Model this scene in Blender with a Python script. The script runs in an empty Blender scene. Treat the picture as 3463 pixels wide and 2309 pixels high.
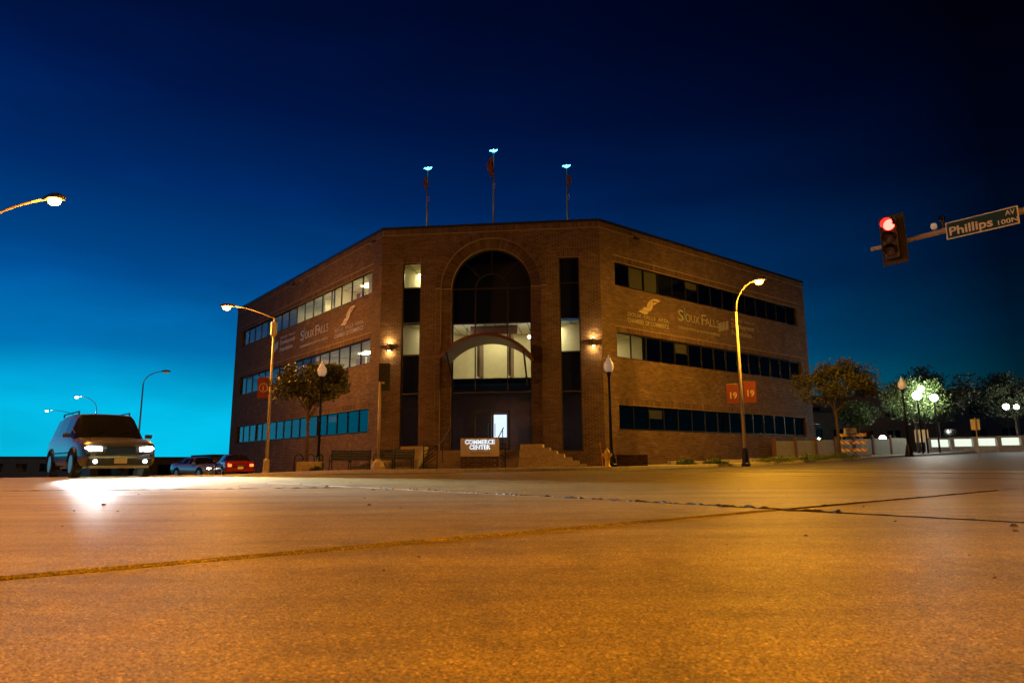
import bpy, math, random
from mathutils import Vector, Matrix
R = math.radians
rnd = random.Random(7)
sc = bpy.context.scene
COL = sc.collection

# ------------------------------------------------------------------ camera, sky, sun, exposure
cd = bpy.data.cameras.new('camera'); cam = bpy.data.objects.new('camera', cd); COL.objects.link(cam)
cd.lens = 24.0; cd.sensor_width = 36.0; cd.clip_start = 0.05; cd.clip_end = 3000
cd.dof.use_dof = True; cd.dof.focus_distance = 30; cd.dof.aperture_fstop = 9.0
cam.location = (0, 0, 0.30); cam.rotation_euler = (R(90 + 10.08), R(0.35), 0)
sc.camera = cam

SUN_AZ = R(-52)          # the afterglow lies low over the left street
w = bpy.data.worlds.new('World'); sc.world = w; w.use_nodes = True
wt = w.node_tree; bg = wt.nodes['Background']
def wn(t, **k):
    n = wt.nodes.new(t)
    for a, v in k.items(): setattr(n, a, v)
    return n
def wl(a, b): wt.links.new(a, b)
sky = wn('ShaderNodeTexSky', sky_type='NISHITA', sun_disc=False)
sky.sun_elevation = R(-6); sky.sun_rotation = SUN_AZ; sky.ozone_density = 6; sky.dust_density = 0.3
tc = wn('ShaderNodeTexCoord'); sx = wn('ShaderNodeSeparateXYZ'); wl(tc.outputs['Generated'], sx.inputs[0])
dt = wn('ShaderNodeVectorMath', operation='DOT_PRODUCT'); wl(tc.outputs['Generated'], dt.inputs[0])
dt.inputs[1].default_value = (math.sin(SUN_AZ), math.cos(SUN_AZ), 0)
# twilight arch: deep navy overhead, cyan low on the horizon, fading away from the afterglow
ramp = wn('ShaderNodeValToRGB'); cr = ramp.color_ramp
stops = [(0.0, (0.0, .50, .74)), (.07, (0, .44, .71)), (.15, (.0, .17, .46)), (.24, (0, .068, .27)), (.36, (0, .024, .142)), (.46, (0, .0095, .074)), (.56, (0, .0045, .038)), (1.0, (0, .001, .012))]
cr.elements[0].position = stops[0][0]; cr.elements[0].color = (*stops[0][1], 1)
cr.elements[1].position = 1.0; cr.elements[1].color = (*stops[-1][1], 1)
for p, c_ in stops[1:-1]:
    e = cr.elements.new(p); e.color = (*c_, 1)
wl(sx.outputs['Z'], ramp.inputs['Fac'])
mr = wn('ShaderNodeMapRange'); mr.inputs['From Min'].default_value = .02; mr.inputs['From Max'].default_value = .93
mr.inputs['To Min'].default_value = .05; mr.inputs['To Max'].default_value = 1.0
wl(dt.outputs['Value'], mr.inputs['Value'])
mm = wn('ShaderNodeVectorMath', operation='SCALE'); wl(ramp.outputs['Color'], mm.inputs[0]); wl(mr.outputs['Result'], mm.inputs['Scale'])
sk2 = wn('ShaderNodeVectorMath', operation='SCALE'); wl(sky.outputs['Color'], sk2.inputs[0]); sk2.inputs['Scale'].default_value = .12
ad = wn('ShaderNodeVectorMath', operation='ADD'); wl(mm.outputs[0], ad.inputs[0]); wl(sk2.outputs[0], ad.inputs[1])
# thin clouds barely lighter than the night sky
nz = wn('ShaderNodeTexNoise'); nz.inputs['Scale'].default_value = 3.0; nz.inputs['Detail'].default_value = 4
mp = wn('ShaderNodeMapping'); mp.inputs['Scale'].default_value = (1, 1, 3.5); wl(tc.outputs['Generated'], mp.inputs['Vector']); wl(mp.outputs[0], nz.inputs['Vector'])
cm = wn('ShaderNodeMapRange'); cm.inputs['From Min'].default_value = .45; cm.inputs['From Max'].default_value = .75; cm.inputs['To Min'].default_value = .96; cm.inputs['To Max'].default_value = 1.32
wl(nz.outputs['Fac'], cm.inputs['Value'])
m3 = wn('ShaderNodeVectorMath', operation='SCALE'); wl(ad.outputs[0], m3.inputs[0]); wl(cm.outputs['Result'], m3.inputs['Scale'])
wl(m3.outputs[0], bg.inputs['Color']); bg.inputs['Strength'].default_value = 1.0

sl = bpy.data.lights.new('sun', 'SUN'); sl.energy = 0.01; sl.angle = R(20); sl.color = (.35, .6, 1)
so = bpy.data.objects.new('sun', sl); COL.objects.link(so)
so.rotation_euler = Vector((math.sin(SUN_AZ), math.cos(SUN_AZ), .08)).to_track_quat('Z', 'Y').to_euler()

vs = sc.view_settings; vs.view_transform = 'Standard'; vs.look = 'None'; vs.exposure = 0.0; vs.gamma = 1.0; vs.use_curve_mapping = False
sc.render.engine = 'CYCLES'; sc.cycles.use_denoising = True
sc.cycles.max_bounces = 6; sc.cycles.diffuse_bounces = 3; sc.cycles.glossy_bounces = 3; sc.cycles.transparent_max_bounces = 12
sc.cycles.sample_clamp_direct = 30.0; sc.cycles.sample_clamp_indirect = 4.0; sc.cycles.caustics_reflective = False; sc.cycles.caustics_refractive = False

# ------------------------------------------------------------------ materials
def mat(name, col=(.5, .5, .5), rough=.6, metal=0.0, var=0.0, vscale=3.0, bump=0.0, bscale=40.0, emit=None, estr=0.0, coat=0.0, spec=.5):
    m = bpy.data.materials.new(name); m.use_nodes = True
    nt = m.node_tree; b = nt.nodes['Principled BSDF']
    b.inputs['Base Color'].default_value = (*col, 1); b.inputs['Roughness'].default_value = rough
    b.inputs['Metallic'].default_value = metal; b.inputs['Coat Weight'].default_value = coat; b.inputs['Specular IOR Level'].default_value = spec
    if emit: b.inputs['Emission Color'].default_value = (*emit, 1); b.inputs['Emission Strength'].default_value = estr
    if var or bump:
        g = nt.nodes.new('ShaderNodeNewGeometry')
        if var:
            n = nt.nodes.new('ShaderNodeTexNoise'); n.inputs['Scale'].default_value = vscale; n.inputs['Detail'].default_value = 6; n.inputs['Roughness'].default_value = .65
            nt.links.new(g.outputs['Position'], n.inputs['Vector'])
            mx = nt.nodes.new('ShaderNodeMapRange'); mx.inputs['From Min'].default_value = .3; mx.inputs['From Max'].default_value = .7
            mx.inputs['To Min'].default_value = 1 - var; mx.inputs['To Max'].default_value = 1 + var
            nt.links.new(n.outputs['Fac'], mx.inputs['Value'])
            s = nt.nodes.new('ShaderNodeVectorMath'); s.operation = 'SCALE'; s.inputs[0].default_value = col
            nt.links.new(mx.outputs['Result'], s.inputs['Scale']); nt.links.new(s.outputs[0], b.inputs['Base Color'])
        if bump:
            n2 = nt.nodes.new('ShaderNodeTexNoise'); n2.inputs['Scale'].default_value = bscale; n2.inputs['Detail'].default_value = 5
            nt.links.new(g.outputs['Position'], n2.inputs['Vector'])
            bp = nt.nodes.new('ShaderNodeBump'); bp.inputs['Strength'].default_value = bump; bp.inputs['Distance'].default_value = .01
            nt.links.new(n2.outputs['Fac'], bp.inputs['Height']); nt.links.new(bp.outputs[0], b.inputs['Normal'])
    return m
def emis(name, col, strength):
    m = bpy.data.materials.new(name); m.use_nodes = True; nt = m.node_tree
    nt.nodes.remove(nt.nodes['Principled BSDF']); e = nt.nodes.new('ShaderNodeEmission')
    e.inputs[0].default_value = (*col, 1); e.inputs[1].default_value = strength
    nt.links.new(e.outputs[0], nt.nodes['Material Output'].inputs[0]); return m
def glass(name, tint=(.75, .8, .78), rough=0.02, ior=1.52):
    m = bpy.data.materials.new(name); m.use_nodes = True; nt = m.node_tree
    nt.nodes.remove(nt.nodes['Principled BSDF'])
    t = nt.nodes.new('ShaderNodeBsdfTransparent'); t.inputs[0].default_value = (*tint, 1)
    g = nt.nodes.new('ShaderNodeBsdfGlossy'); g.inputs['Roughness'].default_value = rough; g.inputs[0].default_value = (.9, .95, 1, 1)
    f = nt.nodes.new('ShaderNodeFresnel'); f.inputs[0].default_value = ior
    mx = nt.nodes.new('ShaderNodeMixShader'); nt.links.new(f.outputs[0], mx.inputs[0]); nt.links.new(t.outputs[0], mx.inputs[1]); nt.links.new(g.outputs[0], mx.inputs[2])
    nt.links.new(mx.outputs[0], nt.nodes['Material Output'].inputs[0]); return m
def brickmat(name, single):
    m = mat(name, (.2, .09, .05), .85); nt = m.node_tree; b = nt.nodes['Principled BSDF']
    if single: a = nt.nodes.new('ShaderNodeObjectInfo'); out = a.outputs['Random']
    else: a = nt.nodes.new('ShaderNodeAttribute'); a.attribute_name = 'tone'; out = a.outputs['Fac']
    g = nt.nodes.new('ShaderNodeNewGeometry')
    n = nt.nodes.new('ShaderNodeTexNoise'); n.inputs['Scale'].default_value = 1.1; n.inputs['Detail'].default_value = 5; nt.links.new(g.outputs['Position'], n.inputs['Vector'])
    n2 = nt.nodes.new('ShaderNodeTexNoise'); n2.inputs['Scale'].default_value = 60; n2.inputs['Detail'].default_value = 4; nt.links.new(g.outputs['Position'], n2.inputs['Vector'])
    ad_ = nt.nodes.new('ShaderNodeMath'); ad_.operation = 'MULTIPLY_ADD'; ad_.inputs[1].default_value = .50
    nt.links.new(out, ad_.inputs[0])
    s1 = nt.nodes.new('ShaderNodeMath'); s1.operation = 'MULTIPLY_ADD'; s1.inputs[1].default_value = .80; s1.inputs[2].default_value = -.24
    nt.links.new(n.outputs['Fac'], s1.inputs[0]); nt.links.new(s1.outputs[0], ad_.inputs[2])
    s2 = nt.nodes.new('ShaderNodeMath'); s2.operation = 'MULTIPLY_ADD'; s2.inputs[1].default_value = .25
    nt.links.new(n2.outputs['Fac'], s2.inputs[0]); nt.links.new(ad_.outputs[0], s2.inputs[2])
    r = nt.nodes.new('ShaderNodeValToRGB'); c = r.color_ramp
    c.elements[0].color = (.034, .018, .014, 1); c.elements[1].color = (.18, .125, .095, 1); c.elements[0].position = .05
    e = c.elements.new(.45); e.color = (.078, .044, .035, 1); e = c.elements.new(.75); e.color = (.112, .068, .052, 1)
    nt.links.new(s2.outputs[0], r.inputs[0]); nt.links.new(r.outputs[0], b.inputs['Base Color'])
    bp = nt.nodes.new('ShaderNodeBump'); bp.inputs['Strength'].default_value = .5; bp.inputs['Distance'].default_value = .004
    nt.links.new(n2.outputs['Fac'], bp.inputs['Height']); nt.links.new(bp.outputs[0], b.inputs['Normal'])
    return m
def roadmat():
    m = bpy.data.materials.new('concrete_road'); m.use_nodes = True; nt = m.node_tree; b = nt.nodes['Principled BSDF']; L = nt.links.new; b.inputs['Specular IOR Level'].default_value = .15
    def N(t, **k):
        n = nt.nodes.new(t)
        for a, v in k.items(): setattr(n, a, v)
        return n
    g = N('ShaderNodeNewGeometry')
    def noise(s, d=5, r=.6):
        n = N('ShaderNodeTexNoise'); n.inputs['Scale'].default_value = s; n.inputs['Detail'].default_value = d; n.inputs['Roughness'].default_value = r
        L(g.outputs['Position'], n.inputs['Vector']); return n
    big = noise(.45, 6); mid = noise(6, 6, .7); fine = noise(420, 4, .8)
    vo = N('ShaderNodeTexVoronoi'); vo.inputs['Scale'].default_value = 290; L(g.outputs['Position'], vo.inputs['Vector'])
    vo2 = N('ShaderNodeTexVoronoi'); vo2.inputs['Scale'].default_value = 190; L(g.outputs['Position'], vo2.inputs['Vector'])
    def mrange(o, a, b_, c_, d_):
        n = N('ShaderNodeMapRange'); n.inputs[1].default_value = a; n.inputs[2].default_value = b_; n.inputs[3].default_value = c_; n.inputs[4].default_value = d_; L(o, n.inputs[0]); return n.outputs[0]
    def mul(a, b_):
        n = N('ShaderNodeMath', operation='MULTIPLY'); L(a, n.inputs[0])
        if isinstance(b_, (int, float)): n.inputs[1].default_value = b_
        else: L(b_, n.inputs[1])
        return n.outputs[0]
    def add(a, b_):
        n = N('ShaderNodeMath', operation='ADD'); L(a, n.inputs[0]); L(b_, n.inputs[1]); return n.outputs[0]
    sep = N('ShaderNodeSeparateColor'); L(vo.outputs['Color'], sep.inputs[0])
    speck = mrange(sep.outputs[0], .0, 1.0, .30, 1.6)              # aggregate: each stone its own grey
    sep2 = N('ShaderNodeSeparateColor'); L(vo2.outputs['Color'], sep2.inputs[0])
    odd = mrange(sep2.outputs[1], .90, .97, 1.0, 1.9)                # the odd pale chip
    val = mul(mul(mul(mrange(big.outputs['Fac'], .3, .7, .80, 1.15), mrange(mid.outputs['Fac'], .3, .7, .72, 1.22)), speck), mul(mrange(fine.outputs['Fac'], .3, .7, .45, 1.5), odd))
    # oil and tyre wear drawn out along the traffic, and old damp stains
    mpn = N('ShaderNodeMapping'); mpn.inputs['Rotation'].default_value = (0, 0, R(51.3)); mpn.inputs['Scale'].default_value = (.16, 1.5, 1); L(g.outputs['Position'], mpn.inputs['Vector'])
    lane = N('ShaderNodeTexNoise'); lane.inputs['Scale'].default_value = 1.6; lane.inputs['Detail'].default_value = 7; lane.inputs['Roughness'].default_value = .7; L(mpn.outputs[0], lane.inputs['Vector'])
    stain = noise(1.7, 8, .75)
    val = mul(val, mul(mrange(lane.outputs['Fac'], .34, .62, .62, 1.16), mrange(stain.outputs['Fac'], .30, .48, .60, 1.06)))
    c = N('ShaderNodeVectorMath', operation='SCALE'); c.inputs[0].default_value = (.29, .235, .075); L(val, c.inputs['Scale'])
    L(c.outputs[0], b.inputs['Base Color'])
    L(mrange(add(mul(mid.outputs['Fac'], .6), mul(sep.outputs[1], .4)), .25, .75, .30, .60), b.inputs['Roughness'])
    h = add(mul(fine.outputs['Fac'], .5), add(mul(vo.outputs['Distance'], .55), mul(mid.outputs['Fac'], .35)))
    bp = N('ShaderNodeBump'); bp.inputs['Strength'].default_value = .75; bp.inputs['Distance'].default_value = .005
    L(h, bp.inputs['Height']); L(bp.outputs[0], b.inputs['Normal'])
    return m
def stripemat():
    m = mat('barricade_stripes', (.8, .8, .8), .4); nt = m.node_tree; b = nt.nodes['Principled BSDF']
    t = nt.nodes.new('ShaderNodeTexCoord'); s = nt.nodes.new('ShaderNodeSeparateXYZ'); nt.links.new(t.outputs['Object'], s.inputs[0])
    a = nt.nodes.new('ShaderNodeMath'); a.operation = 'ADD'; nt.links.new(s.outputs['X'], a.inputs[0]); nt.links.new(s.outputs['Z'], a.inputs[1])
    q = nt.nodes.new('ShaderNodeMath'); q.operation = 'PINGPONG'; q.inputs[1].default_value = .16; nt.links.new(a.outputs[0], q.inputs[0])
    h = nt.nodes.new('ShaderNodeMath'); h.operation = 'GREATER_THAN'; h.inputs[1].default_value = .08; nt.links.new(q.outputs[0], h.inputs[0])
    x = nt.nodes.new('ShaderNodeMix'); x.data_type = 'RGBA'; x.inputs[6].default_value = (.78, .77, .72, 1); x.inputs[7].default_value = (.75, .20, .03, 1)
    nt.links.new(h.outputs[0], x.inputs[0]); nt.links.new(x.outputs[2], b.inputs['Base Color']); return m

M = dict(
    brick=brickmat('brick', False), brick1=brickmat('brick_single', True), mortar=mat('mortar', (.25, .205, .165), .95, var=.25, vscale=9),
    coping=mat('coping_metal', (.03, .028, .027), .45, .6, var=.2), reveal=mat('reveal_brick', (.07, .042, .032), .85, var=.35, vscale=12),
    alum=mat('window_aluminium', (.035, .033, .03), .4, .7), glass=glass('window_glass'), dglass=mat('spandrel_glass', (.006, .007, .009), .04, spec=.5),
    room=mat('room_paint', (.70, .62, .40), .8, var=.05), tile=mat('ceiling_tile', (.78, .75, .58), .9, var=.04), grid=mat('ceiling_grid', (.25, .23, .17), .6),
    dark=mat('dark_room', (.03, .03, .03), .8), carpet=mat('carpet', (.40, .36, .28), .95, var=.1), woodr=mat('lobby_wood', (.16, .08, .05), .5, var=.25),
    panel=emis('ceiling_panel_light', (1, .88, .52), 44), pend=emis('pendant_light', (1, .88, .60), 18), spotl=emis('downlight', (1, .97, .9), 60),
    road=roadmat(), asphalt=mat('asphalt', (.075, .07, .065), .55, var=.3, vscale=14, bump=.6, bscale=160), walk=mat('sidewalk', (.26, .24, .21), .75, var=.2, vscale=5, bump=.4, bscale=90),
    kerb=mat('kerb_concrete', (.33, .31, .27), .7, var=.22, vscale=6, bump=.4), dirt=mat('dirt', (.05, .043, .035), .95, var=.4, vscale=3, bump=.8, bscale=30),
    stone=mat('yellow_stone', (.40, .33, .20), .8, var=.3, vscale=9, bump=.6, bscale=60), pave=mat('entry_pavers', (.22, .17, .13), .8, var=.25, vscale=7),
    green=mat('bench_green', (.018, .035, .032), .35, .3), black=mat('black_iron', (.012, .012, .013), .35, .5, var=.2), tan=mat('tan_paint', (.46, .37, .24), .45, var=.12),
    steel=mat('galvanised', (.38, .36, .33), .45, .6, var=.15), yellow=mat('hydrant_yellow', (.72, .50, .03), .4, var=.12, vscale=14), letter=mat('letter_metal', (.38, .35, .29), .4, .35),
    lgold=mat('emblem_metal', (.46, .39, .27), .45, .2), lblue=mat('feather_blue', (.09, .16, .24), .4), red=mat('car_red', (.20, .012, .010), .22, .3, coat=.7), silver=mat('car_silver', (.48, .48, .49), .25, .7, coat=.6),
    suv=mat('car_grey', (.16, .17, .18), .25, .6, coat=.6), tyre=mat('tyre', (.014, .014, .014), .85), rim=mat('rim', (.42, .42, .42), .3, .8), cglass=mat('car_glass', (.008, .009, .01), .05), chrome=mat('chrome', (.6, .6, .6), .12, 1.0),
    plate=mat('plate', (.62, .58, .45), .5), tail=emis('tail_lamp', (1, .10, .02), 5), taildim=mat('tail_lens', (.28, .01, .01), .15), headl=emis('headlamp', (.93, .97, 1), 220), headp=emis('silver_headlamp', (.93, .97, 1), 20),
    white=mat('white_sign', (.72, .70, .64), .5, var=.06), gsign=mat('green_sign', (.012, .055, .036), .4), wtext=mat('sign_white', (.80, .78, .72), .5), btext=mat('sign_black', (.02, .02, .02), .6),
    panelm=mat('sign_face', (.50, .46, .43), .35, .5, var=.08), neon=emis('letter_halo', (.80, .92, 1), 1.5), globe=mat('frosted_globe', (.78, .77, .72), .35, emit=(1, .9, .72), estr=.10),
    sodA=emis('sodium_a', (1, .34, .035), 3800), sodB=emis('sodium_b', (1, .39, .05), 4200), sodC=emis('sodium_c', (1, .44, .03), 5600), sodD=emis('sodium_d', (1, .345, .0), 6400), whl=emis('white_lamp', (1, .97, .86), 130), whf=emis('far_white_lamp', (.95, .98, 1), 500),
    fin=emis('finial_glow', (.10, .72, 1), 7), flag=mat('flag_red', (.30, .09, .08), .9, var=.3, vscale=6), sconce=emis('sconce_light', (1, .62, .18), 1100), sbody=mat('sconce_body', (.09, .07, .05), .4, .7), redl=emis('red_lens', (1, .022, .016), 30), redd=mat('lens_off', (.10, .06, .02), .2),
    sigy=mat('signal_yellow', (.05, .038, .012), .5), backp=mat('backplate', (.05, .035, .012), .6), banner=mat('banner_red', (.22, .035, .03), .85, var=.15), btrim=mat('banner_light', (.55, .42, .3), .8), box=mat('box_grey', (.55, .50, .42), .5),
    bark=mat('bark', (.10, .075, .055), .9, var=.4, vscale=20, bump=.8, bscale=50), leaf=mat('leaf', (.10, .105, .035), .6, var=.45, vscale=2.5), leafg=mat('leaf_green', (.07, .12, .03), .6, var=.45, vscale=2.5),
    leafd=mat('leaf_dark', (.03, .045, .02), .7, var=.4), orange=mat('marker_orange', (.75, .13, .02), .5), stripe=stripemat(), conc=mat('bridge_concrete', (.36, .34, .30), .75, var=.2, vscale=4), ltpanel=emis('parapet_light', (.9, 1, .82), 1.0),
    tar=mat('tar', (.02, .017, .015), .8, var=.3, vscale=40, bump=.6), warmw=emis('warm_window', (1, .62, .25), .35), blind=mat('blind', (.10, .095, .085), .8), pebble=mat('pebble', (.13, .10, .075), .9, var=.4, vscale=40), canopy=mat('canopy_red', (.10, .02, .018), .5, var=.12), exitm=emis('exit_sign', (1, .12, .01), 4), disp=emis('door_display', (.72, .80, 1), 1.6),
    rail=mat('railing_green', (.05, .09, .08), .4, .4), frost=mat('pale_panel', (.30, .30, .25), .5, var=.12), farw=mat('far_wall', (.16, .14, .12), .8, var=.25), roofm=mat('roof_felt', (.05, .05, .05), .9))

# ------------------------------------------------------------------ mesh building helpers
class MB:
    def __init__(s): s.v = []; s.f = []; s.t = []
    def quad(s, a, b, c, d, tone=None):
        n = len(s.v); s.v += [a, b, c, d]; s.f.append((n, n + 1, n + 2, n + 3)); s.t.append(tone or 0)
    def poly(s, pts): n = len(s.v); s.v += [tuple(p) for p in pts]; s.f.append(tuple(range(n, n + len(pts)))); s.t.append(0)
    def box(s, c, d, rz=0.0, m=None):
        hx, hy, hz = d[0] / 2, d[1] / 2, d[2] / 2; n = len(s.v); co, si = math.cos(rz), math.sin(rz)
        for z in (-hz, hz):
            for x, y in ((-hx, -hy), (hx, -hy), (hx, hy), (-hx, hy)):
                p = (c[0] + x * co - y * si, c[1] + x * si + y * co, c[2] + z); s.v.append(tuple(m @ Vector(p)) if m else p)
        for q in ((0, 3, 2, 1), (4, 5, 6, 7), (0, 1, 5, 4), (1, 2, 6, 5), (2, 3, 7, 6), (3, 0, 4, 7)): s.f.append(tuple(n + i for i in q)); s.t.append(0)
        return s
    def tube(s, pts, r, k=10, cap=True):
        pts = [Vector(p) for p in pts]; rs = r if isinstance(r, (list, tuple)) else [r] * len(pts); n0 = len(s.v); up = None
        for i, p in enumerate(pts):
            d = (pts[min(i + 1, len(pts) - 1)] - pts[max(i - 1, 0)]).normalized()
            if up is None: up = Vector((0, 0, 1)) if abs(d.z) < .9 else Vector((1, 0, 0))
            a = d.cross(up).normalized(); b = a.cross(d).normalized(); up = b
            for j in range(k):
                t = 2 * math.pi * j / k; s.v.append(tuple(p + (a * math.cos(t) + b * math.sin(t)) * rs[i]))
        for i in range(len(pts) - 1):
            for j in range(k):
                a = n0 + i * k + j; b = n0 + i * k + (j + 1) % k; s.f.append((a, b, b + k, a + k)); s.t.append(0)
        if cap: s.f.append(tuple(range(n0 + k - 1, n0 - 1, -1))); s.f.append(tuple(range(n0 + (len(pts) - 1) * k, n0 + len(pts) * k))); s.t += [0, 0]
        return s
    def lathe(s, prof, k=16, c=(0, 0, 0)):
        n0 = len(s.v)
        for r, z in prof:
            for j in range(k): t = 2 * math.pi * (j + .5) / k; s.v.append((c[0] + r * math.cos(t), c[1] + r * math.sin(t), c[2] + z))
        for i in range(len(prof) - 1):
            for j in range(k): a = n0 + i * k + j; b = n0 + i * k + (j + 1) % k; s.f.append((a, b, b + k, a + k)); s.t.append(0)
        s.f.append(tuple(range(n0 + k - 1, n0 - 1, -1))); s.f.append(tuple(range(n0 + (len(prof) - 1) * k, n0 + len(prof) * k))); s.t += [0, 0]
        return s
    def prism(s, poly, o, ax, ay, n, th):
        """polygon (2d) laid out on ax, ay from o and extruded th along n"""
        o, ax, ay, n = Vector(o), Vector(ax), Vector(ay), Vector(n); b = len(s.v); k = len(poly)
        for off in (0, th):
            for x, y in poly: s.v.append(tuple(o + ax * x + ay * y + n * off))
        s.f.append(tuple(range(b, b + k))); s.f.append(tuple(range(b + 2 * k - 1, b + k - 1, -1)))
        for i in range(k): j = (i + 1) % k; s.f.append((b + i, b + j, b + k + j, b + k + i))
        s.t += [0] * (k + 2); return s
    def loft(s, rings, close=True):
        n0 = len(s.v); k = len(rings[0])
        for r_ in rings: s.v += [tuple(p) for p in r_]
        for i in range(len(rings) - 1):
            for j in range(k if close else k - 1):
                a = n0 + i * k + j; b = n0 + i * k + (j + 1) % k; s.f.append((a, b, b + k, a + k)); s.t.append(0)
        s.f.append(tuple(range(n0 + k - 1, n0 - 1, -1))); s.f.append(tuple(range(n0 + (len(rings) - 1) * k, n0 + len(rings) * k))); s.t += [0, 0]
        return s
    def mesh(s, name, m, smooth=False, tone=False):
        me = bpy.data.meshes.new(name); me.from_pydata(s.v, [], s.f)
        if tone:
            a = me.attributes.new('tone', 'FLOAT', 'FACE'); a.data.foreach_set('value', s.t)
        if smooth: me.polygons.foreach_set('use_smooth', [True] * len(me.polygons))
        me.materials.append(m); me.update(); return me
    def build(s, name, m, parent=None, smooth=False, tone=False, bevel=0.0):
        o = bpy.data.objects.new(name, s.mesh(name, m, smooth, tone)); COL.objects.link(o)
        if parent: o.parent = parent
        if bevel:
            b = o.modifiers.new('bevel', 'BEVEL'); b.width = bevel; b.segments = 2; b.limit_method = 'ANGLE'
        return o
def tag(o, label=None, cat=None, group=None, kind=None):
    if label: o['label'] = label
    if cat: o['category'] = cat
    if group: o['group'] = group
    if kind: o['kind'] = kind
    return o
def thing(name, label, cat, loc=(0, 0, 0), rz=0.0, group=None):
    o = bpy.data.objects.new(name, None); COL.objects.link(o); o.location = loc; o.rotation_euler = (0, 0, rz); o.empty_display_size = .2
    return tag(o, label, cat, group)
def copy_tree(o, parent=None):
    c = o.copy(); COL.objects.link(c); c.parent = parent
    for ch in [x for x in o.children]: copy_tree(ch, c)
    return c
def text(body, size, m, name, parent, loc, ax, ay, n, align='LEFT', th=.012, sx=1.0, bold=0.0, fit=None):
    cu = bpy.data.curves.new('t', 'FONT'); cu.body = body; cu.size = size; cu.align_x = align; cu.extrude = th / 2; cu.offset = bold; cu.resolution_u = 3
    t = bpy.data.objects.new('t', cu); COL.objects.link(t)
    me = bpy.data.meshes.new_from_object(t.evaluated_get(bpy.context.evaluated_depsgraph_get()))
    bpy.data.objects.remove(t); bpy.data.curves.remove(cu); me.name = name
    ax, ay, n = Vector(ax), Vector(ay), Vector(n)
    xs = [v.co.x for v in me.vertices]
    if fit: sx = fit / (max(xs) - min(xs))
    for v in me.vertices: v.co = ax * (v.co.x * sx) + ay * v.co.y + n * v.co.z
    me.materials.clear(); me.materials.append(m)
    if size > .13 and len(body) > 1 and body != '19' or size >= .24:       # big raised letters: one piece each
        par = list(range(len(me.vertices)))
        def find(i):
            while par[i] != i: par[i] = par[par[i]]; i = par[i]
            return i
        for e in me.edges:
            a, b = find(e.vertices[0]), find(e.vertices[1])
            if a != b: par[a] = b
        isl = {}
        for p in me.polygons: isl.setdefault(find(p.vertices[0]), []).append(tuple(p.vertices))
        last = None
        for fs in isl.values():
            ids = sorted({i for f in fs for i in f}); mp_ = {i: k for k, i in enumerate(ids)}
            m2 = bpy.data.meshes.new('letter'); m2.from_pydata([tuple(me.vertices[i].co) for i in ids], [], [tuple(mp_[i] for i in f) for f in fs]); m2.materials.append(m)
            last = bpy.data.objects.new('letter', m2); COL.objects.link(last); last.location = loc; last.parent = parent
        return last
    o = bpy.data.objects.new(name, me); COL.objects.link(o); o.location = loc; o.parent = parent
    return o

# ------------------------------------------------------------------ ground
DL = Vector((-.6267, .7793)); DR = Vector((.7793, .6267))         # the two street directions
def soft(x, k=3.0): return x if x > 20 else math.log1p(math.exp(x / k)) * k
def gz(x, y):
    t = x * DL.x + y * DL.y; s = x * DR.x + y * DR.y
    return -.022 * min(soft(t - 25), 75) + .025 * min(soft(s - 27), 60)
BC = Vector((-1.2126, 36.7032)); BA = R(-6.258); CB, SB = math.cos(BA), math.sin(BA)
def bw(u, v): return (BC.x + u * CB - v * SB, BC.y + u * SB + v * CB)       # building frame -> world
def wb(x, y): return ((x - BC.x) * CB + (y - BC.y) * SB, -(x - BC.x) * SB + (y - BC.y) * CB)

def grid_sheet(name, xs, ys, dz, m, kind='structure'):
    b = MB(); nx = len(xs)
    for y in ys:
        for x in xs: b.v.append((x, y, gz(x, y) + dz))
    for j in range(len(ys) - 1):
        for i in range(nx - 1): a = j * nx + i; b.f.append((a, a + 1, a + nx + 1, a + nx)); b.t.append(0)
    return tag(b.build(name, m, smooth=True), kind=kind)
def span(a, b, n): return [a + (b - a) * i / n for i in range(n + 1)]
far = [-1500, -700, -350]; 
grid_sheet('ground', far + span(-200, 200, 40) + [350, 700, 1500], [-300, -100] + span(-40, 200, 30) + [350, 700, 1500, 2500], -.30, M['dirt'])
road = grid_sheet('road', span(-120, 130, 100), span(-12, 140, 76), -.022, M['asphalt'])
# cast concrete slabs of the crossing, laid along the street grid, each one its own piece
SW, SL_ = 4.7, 5.3
sm = MB(); hw, hl = SW / 2 - .011, SL_ / 2 - .011
ns = 12
for zz in (-.02,):
    pass
sb = MB(); sb.loft([[(-hw, -hl, -.02), (hw, -hl, -.02), (hw, hl, -.02), (-hw, hl, -.02)], [(-hw, -hl, -.009), (hw, -hl, -.009), (hw, hl, -.009), (-hw, hl, -.009)], [(-hw + .012, -hl + .012, 0), (hw - .012, -hl + .012, 0), (hw - .012, hl - .012, 0), (-hw + .012, hl - .012, 0)]])
slab_me = sb.mesh('slab', M['road'])
J0 = Vector((1.70, 4.45)); rot = math.atan2(DR.y, DR.x)
for i in range(-3, 5):
    for j in range(-3, 4):
        c = J0 + DR * (SW * (i + .5)) + DL * (SL_ * (j + .5))
        t_ = c.dot(DL); s_ = c.dot(DR); u, v = wb(c.x, c.y)
        if math.hypot(c.x, c.y) > 24 or math.hypot(u, v + 1.177) < 13.2 or c.y < -6: continue
        o = bpy.data.objects.new('slab', slab_me); COL.objects.link(o); o.parent = road
        o.location = (c.x, c.y, gz(c.x, c.y) + rnd.uniform(-.004, .004)); o.rotation_euler = (R(rnd.uniform(-.04, .04)), R(rnd.uniform(-.04, .04)), rot)

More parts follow.
